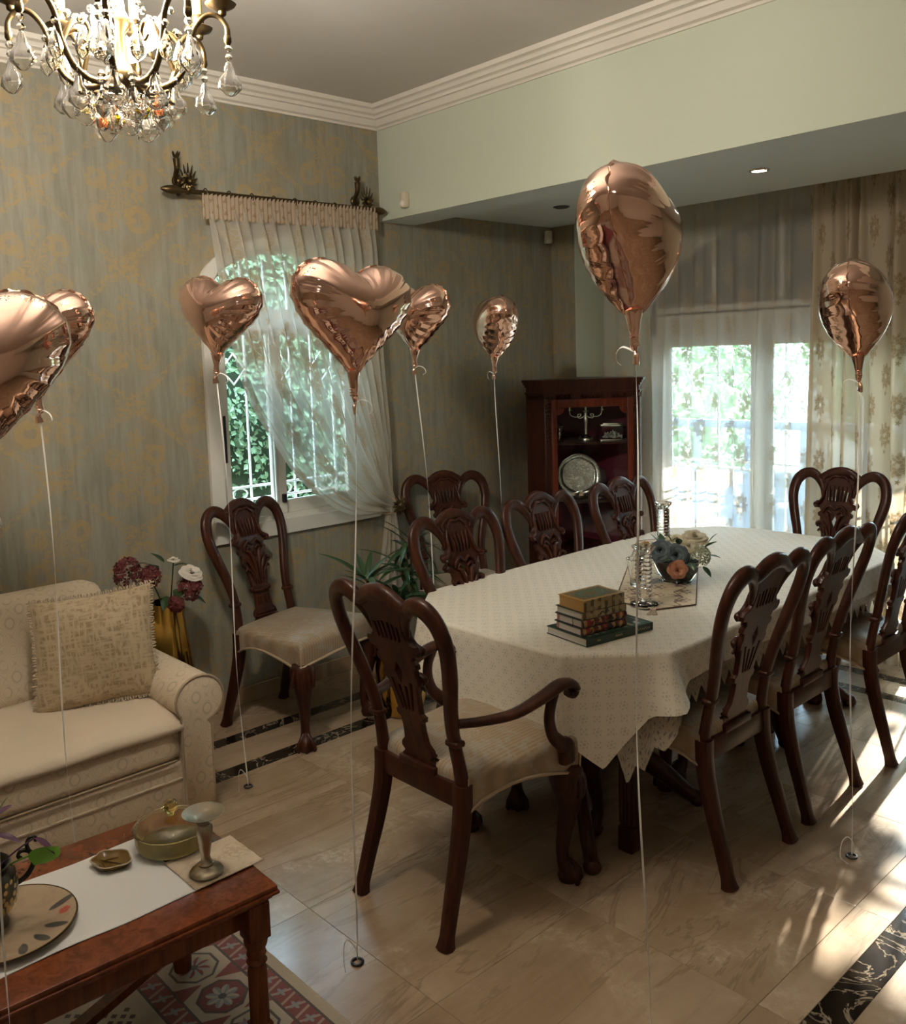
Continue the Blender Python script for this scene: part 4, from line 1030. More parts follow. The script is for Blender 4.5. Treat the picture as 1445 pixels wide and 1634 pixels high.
obj('candle_cup', MB().add(lathe([(.008, .178), (.022, .186), (.023, .190), (.009, .194), (.012, .215), (.013, .240), (.009, .240)], 16)), M_silver, cd, 50)
gb = thing('silver_goblet', 'small silver cup at the left of the upper cabinet shelf', 'cup', incab(-.185, .12, 1.199), 0)
obj('stem', MB().add(lathe([(.026, 0), (.028, .006), (.015, .014), (.011, .03), (.018, .045), (.014, .058), (.016, .066)], 18)), M_silver, gb, 50)
obj('bowl', MB().add(lathe([(.016, .064), (.022, .080), (.026, .095), (.034, .104), (.030, .104), (.022, .09), (.0, .072)], 18, mod=lambda a, i: 1+.05*math.cos(8*a))), M_silver, gb, 50)
gx_ = thing('glass_casket', 'clear glass casket full of silver beads on the upper cabinet shelf', 'box', incab(.150, .13, 1.199), math.radians(44))
bx = MB()
for b in ((-.07, -.045, .006, .07, -.042, .09), (-.07, .042, .006, .07, .045, .09), (-.07, -.042, .006, -.067, .042, .09), (.067, -.042, .006, .07, .042, .09)): bx.add(box(*b))
obj('glass_wall', bx, M_pane, gx_, 0); obj('base', MB().add(bbox(0, 0, .004, .155, .105, .008, .002)), M_silver, gx_, 40)
obj('lid', MB().add(bbox(0, 0, .096, .150, .10, .012, .003)).add(bbox(0, 0, .105, .12, .075, .008, .003)), M_silver, gx_, 40)
nb = MB(); rg = random.Random(9)
for k in range(130):
    x, y = rg.uniform(-.062, .062), rg.uniform(-.038, .038); h = .052*(1-(x/.075)**2); r = .007; nb.add(lathe([(0, -r), (r*.85, -r*.5), (r*.85, r*.5), (0, r)], 6, x, y, .012+rg.random()*max(h-.012, 0)+.006))
obj('silver_beads', nb, M_silver, gx_, 60, 'stuff')
# leaning tray
ty = thing('silver_tray', 'round engraved silver tray with scalloped rim leaning on the lower shelf', 'tray', incab(-.055, .155, .838), math.radians(48))
m_tr = Mat('engraved silver', (.62, .62, .57), .24, 1); x_, y_, z_ = m_tr.xyz(m_tr.co('Object')); eng = m_tr.ss(.5, .55, m_tr.noise(m_tr.co('Object'), 45, 3, .6, 1.5)); m_tr.set('Base Color', m_tr.mix(eng*.5, (.50, .52, .47), (.80, .80, .74))); m_tr.bump(eng, .3, .002)
def trayp(r, y): return [(r*(1+.014*math.cos(6*a)*(r > .09))*math.sin(a), y, .142+r*(1+.014*math.cos(6*a)*(r > .09))*math.cos(a)) for a in [2*PI*k/72 for k in range(72)]]
def lean(R): return [[(x, y+.14*(z/.28)*.45, z*.97) for x, y, z in q] for q in R]
obj('plate', MB().add(rings(lean([trayp(.001, -.002), trayp(.05, -.002), trayp(.10, -.002), trayp(.106, -.003), trayp(.112, -.012), trayp(.128, -.016), trayp(.134, -.014), trayp(.134, -.010), trayp(.112, -.006), trayp(.10, .003), trayp(.001, .003)]), False, False)), m_tr.m, ty, 60)
rp = [(.135*(1+.014*math.cos(6*a))*math.sin(a), -.014, .142+.135*(1+.014*math.cos(6*a))*math.cos(a)) for a in [2*PI*k/72 for k in range(72)]]
obj('rim', MB().add(tube(lean([rp])[0], .0048, 6, True)), M_silver, ty, 60)
for i, (x, n, lb) in enumerate(((-.075, 5, 'pair of small silver leaf dishes lying before the tray'), (.055, 4, 'low silver bowl before the right foot of the tray'))):
    dsh = thing('silver_dish', lb, 'dish', incab(x, .06, .838), math.radians(48))
    if i: obj('bowl', MB().add(lathe([(.018, 0), (.020, .004), (.012, .010), (.03, .016), (.045, .030), (.043, .031), (.028, .020), (0, .014)], 20)), M_silver, dsh, 50)
    else:
        for s in (-1, 1): obj('leaf', MB().add(gridf(lambda u, v: (s*.028+(u-.5)*.10, -.0+(v-.5)*.035*math.sin(PI*min(max(u, .04), .96)), .004+.05*(v-.5)**2*8*.4+.018*(u-.3)**2*2), 9, 5)).add(gridf(lambda u, v: (s*.028+(u-.5)*.10, -.0+(v-.5)*.035*math.sin(PI*min(max(u, .04), .96)), .001+.05*(v-.5)**2*8*.4+.018*(u-.3)**2*2), 9, 5)), M_silver, dsh, 60)
# motion sensors, downlights, wall socket
def sensor(loc, rz, lb):
    t = thing('motion_sensor', lb, 'sensor', loc, rz, 'motion sensors'); m = MB().add(bbox(0, -.016, .0, .052, .032, .085, .008)); obj('case', m, plain('cream plastic', (.66, .58, .44), .4), t, 40)
    v, f = lathe([(.019, 0), (.018, .008), (.011, .016), (0, .018)], 14); obj('lens', MB().add(([(a, -.030-c, b-.022) for a, b, c in v], f)), plain('milky lens', (.75, .68, .58), .3), t, 60)
sensor((-3.825, YB, 2.606), 0, 'cream motion sensor on the green beam near the curtain rod')
sensor((XW+.002, 4.735, 2.525), math.radians(60), 'cream motion sensor high in the wallpapered corner above the cabinet')
for x, on, lb in ((-3.445, 0, 'unlit black recessed downlight in the lower ceiling left of the big balloon'), (-2.224, 1, 'glowing recessed downlight in the lower ceiling right of the big balloon')):
    t = thing('downlight', lb, 'downlight', (x, 4.15, ZS), 0)
    obj('bezel', MB().add(lathe([(.048, -.001), (.046, -.007), (.036, -.009), (.034, -.003), (.034, -.001)], 24)), M_steel if not on else M_silver, t, 50)
    obj('lens', MB().add(lathe([(.034, -.003), (.03, -.0055), (0, -.006)], 24)), mk_emit('lit downlight lens', (1, .97, .88), 28) if on else M_black, t, 60)
sp = bpy.data.lights.new('downlight_lamp', 'SPOT'); sp.energy = 12; sp.spot_size = 1.7; sp.spot_blend = .6; sp.color = (1, .94, .82); sp.shadow_soft_size = .03
o = bpy.data.objects.new('downlight_lamp', sp); COL.objects.link(o); o.location = (-2.224, 4.15, ZS-.012)
ws = thing('wall_socket', 'cream wall socket plate on the wallpaper behind the far side chairs', 'socket', (XW, 4.06, .83), 0)
obj('plate', MB().add(bbox(.005, 0, 0, .010, .085, .085, .003)), plain('cream plate', (.60, .52, .38), .4), ws, 40); obj('rocker', MB().add(bbox(.011, 0, 0, .006, .03, .045, .002)), M_white, ws, 40)
# ---------------------------------------------------------------- crystal chandelier
CH = thing('chandelier', 'antique brass chandelier hung with clear and coloured crystal drops', 'chandelier', (-2.097, .95, 2.30), .2)
obj('stem', MB().add(lathe([(0, .085), (.018, .09), (.030, .105), (.034, .125), (.024, .14), (.014, .16), (.012, .22), (.024, .235), (.026, .25), (.014, .27), (.010, .36), (.016, .40), (.022, .42), (.012, .44), (.006, .50), (.006, .81), (.0, .815)], 18)), M_brass, CH, 50)
obj('canopy', MB().add(lathe([(.0, .70), (.02, .705), (.055, .76), (.062, .80), (.062, .819), (0, .819)], 24)), M_brass, CH, 50)
NA = 8
def pol(r, a, z): return (r*math.cos(a), r*math.sin(a), z)
def pend_mb(kind):
    """drops hang from their own origin"""
    if kind == 'pear': return MB().add(lathe([(0, 0), (.006, -.003), (.0075, -.014), (.008, -.020), (.015, -.032), (.018, -.046), (.014, -.058), (0, -.064)], 14))
    if kind == 'ball': return MB().add(lathe([(0, 0), (.008, -.003), (.017, -.014), (.017, -.022), (.010, -.033), (0, -.037)], 14))
    if kind == 'bead': return MB().add(lathe([(0, .009), (.005, .007), (.0085, 0), (.005, -.007), (0, -.009)], 10, mod=lambda a, i: 1+.12*math.cos(5*a)))
    if kind == 'almond': return MB().add(lathe([(0, 0), (.004, -.006), (.012, -.028), (.0165, -.046), (.014, -.062), (0, -.076)], 8))
    if kind == 'spear': return MB().add(lathe([(0, 0), (.005, -.006), (.0075, -.02), (.0055, -.055), (0, -.078)], 6))
    # scalloped pendalogue: flat leaf
    H = [(.005, 0), (.009, -.012), (.013, -.026), (.022, -.040), (.027, -.050), (.025, -.060), (.018, -.070), (.009, -.077), (0, -.080)]; O = []
    for i, (x, z) in enumerate(H): O.append((x*(1.08 if i % 2 else .95), z))
    v, f = lathe([(x, z) for x, z in O], 18, mod=lambda a, i: 1+.09*math.cos(9*a)); return MB().add(([(x, y*.42, z) for x, y, z in v], f))
PD = {k: pend_mb(k) for k in ('pear', 'ball', 'bead', 'almond', 'spear', 'leaf')}; PM = {}
RG = random.Random(21)
def pend(kind, mat, p, a=0, par=CH, name='crystal_drop'):
    if kind == 'leaf': a = .95+RG.uniform(-.6, .6)
    key = (kind, mat.name)
    if key not in PM: o = obj(name, PD[kind], mat, par, 35); PM[key] = o
    else: o = same(PM[key], par); o.name = name
    o.location = p; o.rotation_euler = (0, 0, a); return o
arm0 = cup0 = slv0 = None
for k in range(NA):
    a = 2*PI*k/NA; q = Matrix.Rotation(a, 3, 'Z')
    def at(r, z): v = q @ Vector((r, 0, z)); return tuple(v)
    if arm0 is None:
        P = catmull([(.025, 0, .115), (.07, 0, .098), (.12, 0, .115), (.150, 0, .165), (.165, 0, .225), (.195, 0, .262), (.225, 0, .262), (.243, 0, .240), (.244, 0, .215)], 5)
        m = MB().add(tube(P, [.008, .0075, .0075, .007, .0065, .0065, .0065, .006, .008], 8))
        m.add(tube(catmull([(.15, 0, .165), (.125, 0, .21), (.095, 0, .225), (.08, 0, .205), (.09, 0, .185), (.105, 0, .195)], 5), [.006, .0055, .005, .004, .003], 8))
        m.add(lathe([(.004, .262), (.009, .266), (.010, .275), (.006, .28)], 10, .235)); m.add(lathe([(.004, .196), (.009, .205), (.009, .216), (.005, .222)], 10, .244))
        arm0 = obj('arm', m, M_brass, CH, 60)
        cup0 = obj('candle_cup', MB().add(lathe([(.006, .272), (.020, .280), (.033, .286), (.036, .291), (.028, .296), (.014, .300), (.016, .312), (.013, .322), (0, .322)], 18, .232, mod=lambda t, i: 1+.03*math.cos(12*t))), M_brass, CH, 60)
        slv0 = obj('candle_sleeve', MB().add(lathe([(.012, .322), (.012, .395), (.008, .398), (0, .398)], 14, .232)), plain('gilt candle sleeve', (.42, .27, .09), .45), CH, 50)
        blb0 = obj('candle_bulb', MB().add(lathe([(.007, .398), (.013, .412), (.014, .424), (.008, .445), (0, .462)], 12, .232)), M_bulb, CH, 60)
    else:
        for o in (arm0, cup0, slv0, blb0): same(o, CH, rot=(0, 0, a))
    pend('bead', M_crystal, at(.244, .190), a); pend('bead', M_crystal, at(.244, .170), a, name='crystal_drop'); pend('leaf', M_crystal, at(.244, .160), a+PI/2)
    b = a+PI/NA
    qv = lambda r, z: tuple(Matrix.Rotation(b, 3, 'Z') @ Vector((r, 0, z)))
    pend('bead', M_crystal, qv(.150, .200), b); pend('almond', M_crystal, qv(.150, .190), b)
    pend('bead', M_crystal, at(.165, .205), a); pend('almond', M_crystal, at(.166, .195), a)
    pend('bead', M_crystal, qv(.085, .105), b)
    kind, mat = [('pear', M_peach_glass), ('almond', M_smoke_glass), ('leaf', M_crystal), ('pear', M_peach_glass), ('ball', M_amber_glass), ('leaf', M_crystal), ('almond', M_smoke_glass), ('leaf', M_crystal)][k]
    pend('bead', M_crystal, qv(.088, .092), b); pend(kind, mat, qv(.088, .082), b+PI/2)
    kind, mat = [('ball', M_olive_glass), ('leaf', M_crystal), ('spear', M_crystal), ('ball', M_olive_glass), ('leaf', M_crystal), ('pear', M_peach_glass), ('spear', M_crystal), ('leaf', M_crystal)][k]
    pend('bead', M_crystal, qv(.05, .070), b); pend(kind, mat, qv(.050, .058), b+PI/2)
    pend('bead', M_crystal, at(.12, .115), a)
    pend('leaf', M_crystal, at(.115, .106), a+1.2)
for k in range(6):                                      # strings of beads up to the crown
    a = 2*PI*k/6+.3
    for j in range(9):
        t = j/8; r = .12*(1-t)**1.4+.02; z = .25+.22*t-.10*math.sin(PI*t); pend('bead', M_crystal, pol(r, a, z), a)
bulb_t = MB().add(lathe([(.010, .0), (.020, .022), (.027, .045), (.022, .068), (.010, .088), (0, .096)], 14))
for k in range(4):                                      # inner lit bulbs, tilted outwards
    a = 2*PI*k/4+.5
    o = obj('bulb', bulb_t, M_bulb, CH, 60) if k == 0 else same(bo, CH)
    bo = o if k == 0 else bo
    o.location = pol(.045, a, .175); o.rotation_euler = (0, .75, a)
pl_ = bpy.data.lights.new('chandelier_lamp', 'POINT'); pl_.energy = 78; pl_.color = (1, .93, .81); pl_.shadow_soft_size = .10
o = bpy.data.objects.new('chandelier_lamp', pl_); COL.objects.link(o); o.location = (-2.097, .95, 2.60)
# ---------------------------------------------------------------- sofa and cushion
SO = thing('sofa', 'beige patterned sofa with rolled arms standing against the wallpaper', 'sofa', (-3.58, .55, 0))
def sx(x, y, z): return (x+3.58, y-.55, z)
def soft(x0, y0, z0, x1, y1, z1, b, crown=0, n=14, sag=0):
    """cushion: superellipsoid-like block with a crowned top"""
    cx, cy, cz = (x0+x1)/2, (y0+y1)/2, (z0+z1)/2; hx, hy, hz = (x1-x0)/2, (y1-y0)/2, (z1-z0)/2
    bm = bmesh.new(); bmesh.ops.create_cube(bm, size=2)
    bmesh.ops.subdivide_edges(bm, edges=list(bm.edges), cuts=n, use_grid_fill=True)
    for v in bm.verts:
        p = v.co.copy(); q = Vector((p.x*hx, p.y*hy, p.z*hz)); c = Vector((max(-hx+b, min(hx-b, q.x)), max(-hy+b, min(hy-b, q.y)), max(-hz+b, min(hz-b, q.z))))
        d = q-c
        if d.length > 1e-6: q = c+d.normalized()*min(d.length, b)
        q.z += crown*(1-p.x**2)*(1-p.y**2)*(1 if p.z > 0 else 0)*max(p.z, 0)
        v.co = q+Vector((cx, cy, cz))
    bm.verts.index_update(); r = [tuple(v.co) for v in bm.verts], [tuple(x.index for x in f.verts) for f in bm.faces]; bm.free(); return r
def so_(vf): v, f = vf; return [sx(*p) for p in v], f
Y0, Y1 = -.42, 1.470
obj('base', MB().add(so_(bbox(-3.56, .525, .165, .90, Y1-Y0+.02, .20, .02))), M_sofa, SO, 40)
obj('seam_cord', MB().add(tube([sx(-3.108, Y0, .195), sx(-3.108, Y1, .195)], .005, 6)), M_sofa, SO, 60)
for y in (-.46, 1.53):
    for x in (-3.18, -3.95): obj('foot', MB().add(lathe([(.02, 0), (.025, .02), (.032, .07), (0, .071)], 12, *sx(x, y, 0)[:2])), M_wood, SO, 50)
ARM = [(.0, .065), (0, .40)]
def armsec(side):
    """arm cross-section in (y outward, z), drawn for the right arm"""
    L = [(-.020, .065), (-.022, .30), (-.022, .44)]; R = 0.098; cy, cz = .058, .488
    for k in range(0, 19): a = math.radians(205-k*15.5); L.append((cy+R*math.cos(a), cz+R*.93*math.sin(a)))
    L += [(.100, .38), (.098, .20), (.098, .065)]
    return L
for s, yb in ((1, 1.482), (-1, -.432)):
    sec = armsec(s); R = []
    for x, k in ((-3.085, .965), (-3.092, .99), (-3.105, 1.0), (-3.5, 1.0), (-3.95, 1.0)): R.append([sx(x, yb+s*(.045+(y-.045)*k), .3+(z-.3)*k) for y, z in sec])
    v, f = rings(R)
    obj('arm', MB().add((v, f if s > 0 else [q[::-1] for q in f])), M_sofa, SO, 50)
    pth = [sx(-3.088, yb+s*(.045+(y-.045)*1.0), .3+(z-.3)*1.0) for y, z in sec]
    obj('arm_cord', MB().add(tube(pth, .0055, 6)), M_sofa_cord, SO, 60)
R = []
for i in range(15):                                      # back frame with rounded top
    a = i/14; pts = []
bs = [(-4.00, .07), (-4.00, .72), (-3.98, .77), (-3.93, .79), (-3.86, .775), (-3.82, .70), (-3.80, .45), (-3.78, .07)]
obj('back', MB().add(so_(([(x, y, z) for y in (Y0-.02, Y1+.02) for x, z in bs], [tuple(range(8))[::-1], tuple(range(8, 16))]+[(i, (i+1) % 8, 8+(i+1) % 8, 8+i) for i in range(8)][::-1]))), M_sofa, SO, 40)
for k in range(2):
    a, b = Y0+.005+k*(Y1-Y0)/2, Y0-.005+(k+1)*(Y1-Y0)/2
    bc = obj('back_cushion', MB().add(soft(-.115, a-.55, .0, .095, b-.55, .46, .075, 0)), M_sofa, SO, 70); bc.location = (-.165, 0, .405); bc.rotation_euler = (0, -.17, 0)
    sc = obj('seat_cushion', MB().add(so_(soft(-3.76, a, .270, -3.095, b, .412, .035, .028))), M_sofa, SO, 70)
    obj('cushion_cord', MB().add(tube([sx(-3.094, a+.03, .276), sx(-3.094, b-.03, .276)], .0045, 6)).add(tube([sx(-3.094, a+.03, .398), sx(-3.094, b-.03, .398)], .0045, 6)), M_sofa_cord, sc, 60)
def throwf(u, v):
    y = Y0+.01+(Y1-Y0-.014)*u
    P = [(-3.78, .430), (-3.60, .446), (-3.40, .450), (-3.22, .444), (-3.12, .428), (-3.092, .414), (-3.086, .398), (-3.085, .385)]
    x, z = poly_at(P, v); return (x, y, z+.003*math.sin(u*31)*math.sin(v*9)+.006)
tw = MB().add(gridf(throwf, 60, 40))
t_ = obj('seat_cover', tw, M_throw, None, 180); tag(t_, 'plain beige cloth spread over the sofa seat', 'seat cover'); t_.modifiers.new('s', 'SOLIDIFY').thickness = .006
cu = thing('throw_pillow', 'beige basket weave pillow with fringed edges on the sofa', 'pillow', (-3.385, 1.285, .460))
def pil_(u, v):
    pass
N_ = 28; v = []; f = []
for side in (-1, 1):
    for j in range(N_+1):
        for i in range(N_+1):
            a, b = i/N_*2-1, j/N_*2-1; px, pz = a*.225*(1-.06*(1-b*b)), b*.215*(1-.06*(1-a*a)); px += .012*b
            th = .075*((1-a*a)**.55)*((1-b*b)**.55)+.004; v.append((side*th+.012*math.sin(b*3+a*2)*(1-a*a), px, pz+.215))
    o_ = 0 if side < 0 else (N_+1)**2
    for j in range(N_):
        for i in range(N_): q = (o_+j*(N_+1)+i, o_+j*(N_+1)+i+1, o_+(j+1)*(N_+1)+i+1, o_+(j+1)*(N_+1)+i); f.append(q if side > 0 else q[::-1])
pb = obj('cover', MB().add((v, f)), M_cushion, cu, 70)
fr = MB(); rg = random.Random(2)
for e in range(4):
    for k in range(46):
        t = k/45*2-1; a, b = [(t, 1), (t, -1), (1, t), (-1, t)][e]
        px, pz = a*.225*(1-.06*(1-b*b)), b*.215*(1-.06*(1-a*a)); px += .012*b; o2 = (0, (a if e > 1 else rg.uniform(-.3, .3)), (b if e < 2 else rg.uniform(-.3, .3)))
        p = Vector((0, px, pz+.215)); d = Vector(o2)*.013; fr.add(tube([p, p+d*.6+Vector((rg.uniform(-.006, .006), 0, 0)), p+d+Vector((rg.uniform(-.010, .010), rg.uniform(-.004, .004), rg.uniform(-.004, .004)))], [.0042, .0036, .0022], 5))
obj('fringe', fr, M_fringe, cu, 60, 'stuff')
cu.rotation_euler = (math.radians(5), math.radians(-16), math.radians(-27))
# ---------------------------------------------------------------- coffee table, what stands on it, rug
CT = thing('coffee_table', 'red brown coffee table with moulded edge and turned fluted legs', 'table', (-2.132, .525, 0), -.04)
HX, HY, HT = .278, .575, .480
top = MB()
for k, z0, z1 in ((0, .466, .480), (.004, .458, .467), (-.010, .446, .459), (-.018, .436, .447)): top.add(bbox(0, 0, (z0+z1)/2, 2*(HX+k), 2*(HY+k), z1-z0, .004))
obj('table_top', top, M_table_wood, CT, 40)
obj('apron', MB().add(bbox(0, 0, .405, 2*HX-.10, 2*HY-.10, .065, .004)), M_table_wood, CT, 40)
LEG = [(.024, .012), (.026, .03), (.027, .05), (.022, .062), (.026, .072), (.022, .082), (.024, .10), (.0235, .26), (.020, .272), (.026, .282), (.020, .292), (.025, .302), (.0215, .314), (.028, .326), (.030, .338), (.026, .345)]
for a in (-1, 1):
    for b in (-1, 1):
        x, y = a*(HX-.045), b*(HY-.045)
        m = MB().add(bbox(x, y, .392, .058, .058, .095, .004)).add(lathe(LEG, 28, x, y, 0, mod=lambda t, i: 1+(.06*math.cos(10*t) if i in (6, 7) else 0))).add(bbox(x, y, .095, .050, .050, .05, .004))
        obj('leg', m, M_table_wood, CT, 45)
for s in (-1, 1):
    p, q = Vector((-HX+.045, -s*(HY-.045), .097)), Vector((HX-.045, s*(HY-.045), .097)); d = (q-p).normalized(); n = Vector((-d.y, d.x, 0))*.018; z = Vector((0, 0, .018 if s > 0 else .012))
    V_ = [p-n-z, q-n-z, q+n-z, p+n-z, p-n+z, q-n+z, q+n+z, p+n+z]; obj('stretcher', MB().add(([tuple(c) for c in V_], [(3, 2, 1, 0), (4, 5, 6, 7), (0, 1, 5, 4), (1, 2, 6, 5), (2, 3, 7, 6), (3, 0, 4, 7)])), M_table_wood, CT, 30)
def ctp(x, y, z=HT): return (x, y, z)
M_linen = plain('white linen', (.72, .71, .68), .75, amt=.04)
M_napkin = mk_fabric('woven beige napkin', (.50, .38, .26), (.62, .50, .36), 'scratch')
def sheetmb(c, fn, nu, nv, th=.0016):
    a = gridf(lambda u, v: Vector(fn(u, v))+Vector((0, 0, th)), nu, nv); b = gridf(fn, nu, nv); mb = MB().add(a).add((b[0], [q[::-1] for q in b[1]])); return mb
def lf(u, v): x = -2.292+.340*u; y = -.02+.955*v; return (x+.015*v-.012+.003*math.sin(v*17), y+.012*(u-.5), HT+.0012+.0012*math.sin(u*14+v*9)*math.sin(v*21))
t_ = obj('table_runner', sheetmb(0, lf, 30, 60), M_linen, None, 180); tag(t_, 'white linen runner laid along the coffee table', 'cloth')
def nf(u, v):
    x = -2.115+.170*u; y = .930+.188*v; z = HT+.0045+.0008*math.sin(u*20)
    if y > 1.095 and u > .6: z += .0
    return (x, y, z)
t_ = obj('napkin', sheetmb(0, nf, 20, 20, .002), M_napkin, None, 180); tag(t_, 'woven beige napkin under the metal candle holder', 'napkin')
# amber lidded dish
ad = thing('lidded_dish', 'round amber glass dish with a lid and ball knob', 'dish', (-2.186, .988, HT+.007))
obj('bowl', MB().add(lathe([(.070, 0), (.088, .004), (.094, .018), (.096, .042), (.097, .050), (.091, .050), (.089, .020), (.082, .009), (0, .008)], 40)), mk_glass('milky amber glass', (1.0, .86, .42), .35), ad, 50)
li = obj('lid', MB().add(lathe([(.0975, .0505), (.100, .054), (.094, .062), (.070, .074), (.035, .081), (0, .083)], 40, caps=False)).add(lathe([(0, .079), (.035, .077), (.070, .070), (.092, .0585), (.096, .0505), (.0975, .0505)], 40, caps=False)), mk_glass('pale amber glass', (1.0, .94, .72)), ad, 50)
obj('knob', MB().add(lathe([(.008, .080), (.009, .088), (.018, .096), (.021, .106), (.017, .117), (.0, .122)], 20)), M_amber_glass, li, 50)
# metal candle holder with a wide cup
mh = thing('candle_holder', 'tall silver candle holder with wide drip saucer on the coffee table corner', 'candle holder', (-1.995, .985, HT+.007))
obj('stem', MB().add(lathe([(.040, 0), (.042, .006), (.038, .012), (.026, .017), (.018, .022), (.020, .027), (.013, .034), (.011, .045), (.016, .075), (.0205, .108), (.021, .120), (.015, .128), (.018, .133), (.013, .139), (.011, .145)], 26)), M_pewter, mh, 50)
obj('saucer', MB().add(lathe([(.010, .143), (.025, .146), (.048, .156), (.052, .160), (.048, .160), (.025, .151), (.014, .150), (0, .150)], 32, .0, .0)), M_pewter, mh, 50)
# leaf shaped ashtray
lt = thing('leaf_dish', 'small brown glazed leaf shaped dish on the white runner', 'dish', (-2.217, .828, HT+.0025), .5)
LO = []
for k in range(48):
    a = 2*PI*k/48; r = .046*(1+.18*math.cos(a)+.07*math.cos(5*a)); LO.append((1.15*r*math.cos(a), .92*r*math.sin(a)))
def lfr(s, z): return [(x*s, y*s, z) for x, y in LO]
obj('bowl', MB().add(rings([lfr(.02, .0), lfr(.6, 0), lfr(.85, .006), lfr(1.0, .017), lfr(.97, .0185), lfr(.80, .011), lfr(.5, .006), lfr(.02, .0055)], True, True)), plain('brown ceramic glaze', (.14, .075, .012), .12, amt=.3, scale=60), lt, 60)
obj('rim', MB().add(tube(lfr(.985, .0185), .0018, 5, True)), M_fringe, lt, 60)
obj('vein', MB().add(tube([(-.045, 0, .0075), (.05, 0, .0085)], .0015, 5)).add(tube([(-.02, 0, .007), (.01, .025, .009)], .001, 4)).add(tube([(-.02, 0, .007), (.01, -.025, .009)], .001, 4)), plain('dark glaze line', (.06, .03, .005), .2), lt, 60)
# painted plate and mosaic pot with a trailing plant
pt = thing('painted_plate', 'large brown plate painted with a red rose under the mosaic pot', 'plate', (-2.115, .548, HT+.0028))
mp = Mat('painted plate glaze', rough=.3); x_, y_, z_ = mp.xyz(mp.co('Object'))
bd = mp.ss(.55, .6, mp.noise(mp.co('Object'), 30, 2)); cc = mp.mix(bd*.3, (.36, .26, .17), (.27, .18, .11))
rs, rr1, _ = mp.flower(x_-.035, y_-.118, .030, 5); cc = mp.mix(rs*mp.ss(-.6, .6, mp.sin(rr1*240)), cc, (.42, .07, .035))
for lx, ly, an in ((.075, .085, .6), (.10, .045, .2), (.0, .125, 1.6), (.115, .0, -.3)):
    u_ = (x_-lx)*math.cos(an)+(y_-ly)*math.sin(an); v_ = (y_-ly)*math.cos(an)-(x_-lx)*math.sin(an); cc = mp.mix(1-mp.ss(.8, 1.0, mp.sqrt((u_*(1/.034))*(u_*(1/.034))+(v_*(1/.011))*(v_*(1/.011)))), cc, (.055, .05, .045))
mp.set('Base Color', cc)
obj('disc', MB().add(lathe([(.085, 0), (.10, .003), (.125, .010), (.150, .017), (.152, .020), (.148, .021), (.12, .0135), (.09, .007), (0, .006)], 56)), mp.m, pt, 50)
obj('rim', MB().add(lathe([(.1505, .017), (.1535, .0185), (.1520, .0215), (.1490, .0212), (.1505, .017)], 56, caps=False)), M_brass, pt, 50)
po = thing('mosaic_pot', 'dark metal pot with gold coin mosaic and curled handles on the plate', 'plant pot', (-2.150, .512, HT+.0095))
obj('body', MB().add(lathe([(.045, 0), (.052, .006), (.046, .022), (.052, .034), (.070, .062), (.077, .090), (.072, .115), (.058, .130), (.060, .140), (.066, .148), (.062, .150), (.053, .138), (.064, .112), (.066, .09), (.05, .05), (0, .04)], 36)), plain('dark pewter', (.10, .085, .06), .35, .8), po, 50)
coin = MB()
for j, (z, r) in enumerate(((.050, .0625), (.063, .0705), (.076, .0745), (.089, .0770), (.102, .0755), (.115, .0715))):
    for k in range(30):
        a = 2*PI*(k+.5*(j % 2))/30
        if (k*7+j*3) % 11 < 2: continue
        c_ = Vector((r*math.cos(a), r*math.sin(a), z)); t1 = Vector((-math.sin(a), math.cos(a), 0)); t2 = Vector((0, 0, 1)); n_ = Vector((math.cos(a), math.sin(a), 0))
        V_ = [tuple(c_+n_*.0022+t1*.0058*math.cos(q)+t2*.0058*math.sin(q)) for q in [2*PI*i/8 for i in range(8)]]; coin.add((V_, [tuple(range(8))]))
obj('coin_mosaic', coin, plain('gold coins', (.52, .38, .16), .3, .8, .4, 90), po, 0, 'stuff')
for s in (0, PI):
    h = obj('handle', MB().add(tube(catmull([(.070, 0, .085), (.095, 0, .098), (.112, 0, .125), (.106, 0, .152), (.088, 0, .160), (.080, 0, .150), (.086, 0, .142)], 5), [.006, .0065, .006, .0055, .005, .004, .005], 8)).add(tube(catmull([(.104, 0, .154), (.100, 0, .172), (.108, 0, .186), (.120, 0, .184), (.119, 0, .174)], 4), [.005, .0045, .004, .0035, .004], 7)), plain('dark iron', (.035, .03, .028), .4, .7), po, 60); h.rotation_euler = (0, 0, s+1.35)
vp = thing('trailing_plant', 'small plant with purple and green leaves growing in the mosaic pot', 'plant', (-2.150, .512, HT+.052))
obj('soil', MB().add(lathe([(0, .0), (.050, .0), (.056, .035), (.05, .062), (0, .066)], 20)), plain('soil', (.04, .028, .015), .95, amt=.4), vp, 50)
M_purple = mk_leaf('purple leaf', (.06, .02, .05), (.12, .05, .10), .2); M_lime = mk_leaf('fresh green leaf', (.06, .20, .015), (.14, .34, .03), .35)
def leafmb(L, W, bend=.2, fold=.25, n=8):
    def fn(u, v):
        w = W*math.sin(PI*u**.8)**.85*(1 if u < 1 else 0)*(v-.5)*2; return (L*u, w, -bend*L*u*u+abs(w)*fold)
    a = gridf(fn, n, 5); return MB().add(a)
def put(mb, p, yaw, pit, mat, par, name='leaf', roll=0):
    o = obj(name, mb, mat, par, 180); o.location = p; o.rotation_euler = (roll, -pit, yaw); return o
stems = [((0, 0, .06), (.02, .02, .14), (.010, .045, .215)), ((0, .01, .06), (.05, .05, .13), (.075, .10, .165)), ((0, 0, .06), (-.03, .02, .12), (-.05, .03, .17)), ((.01, 0, .06), (.03, .055, .10), (.060, .095, .120))]
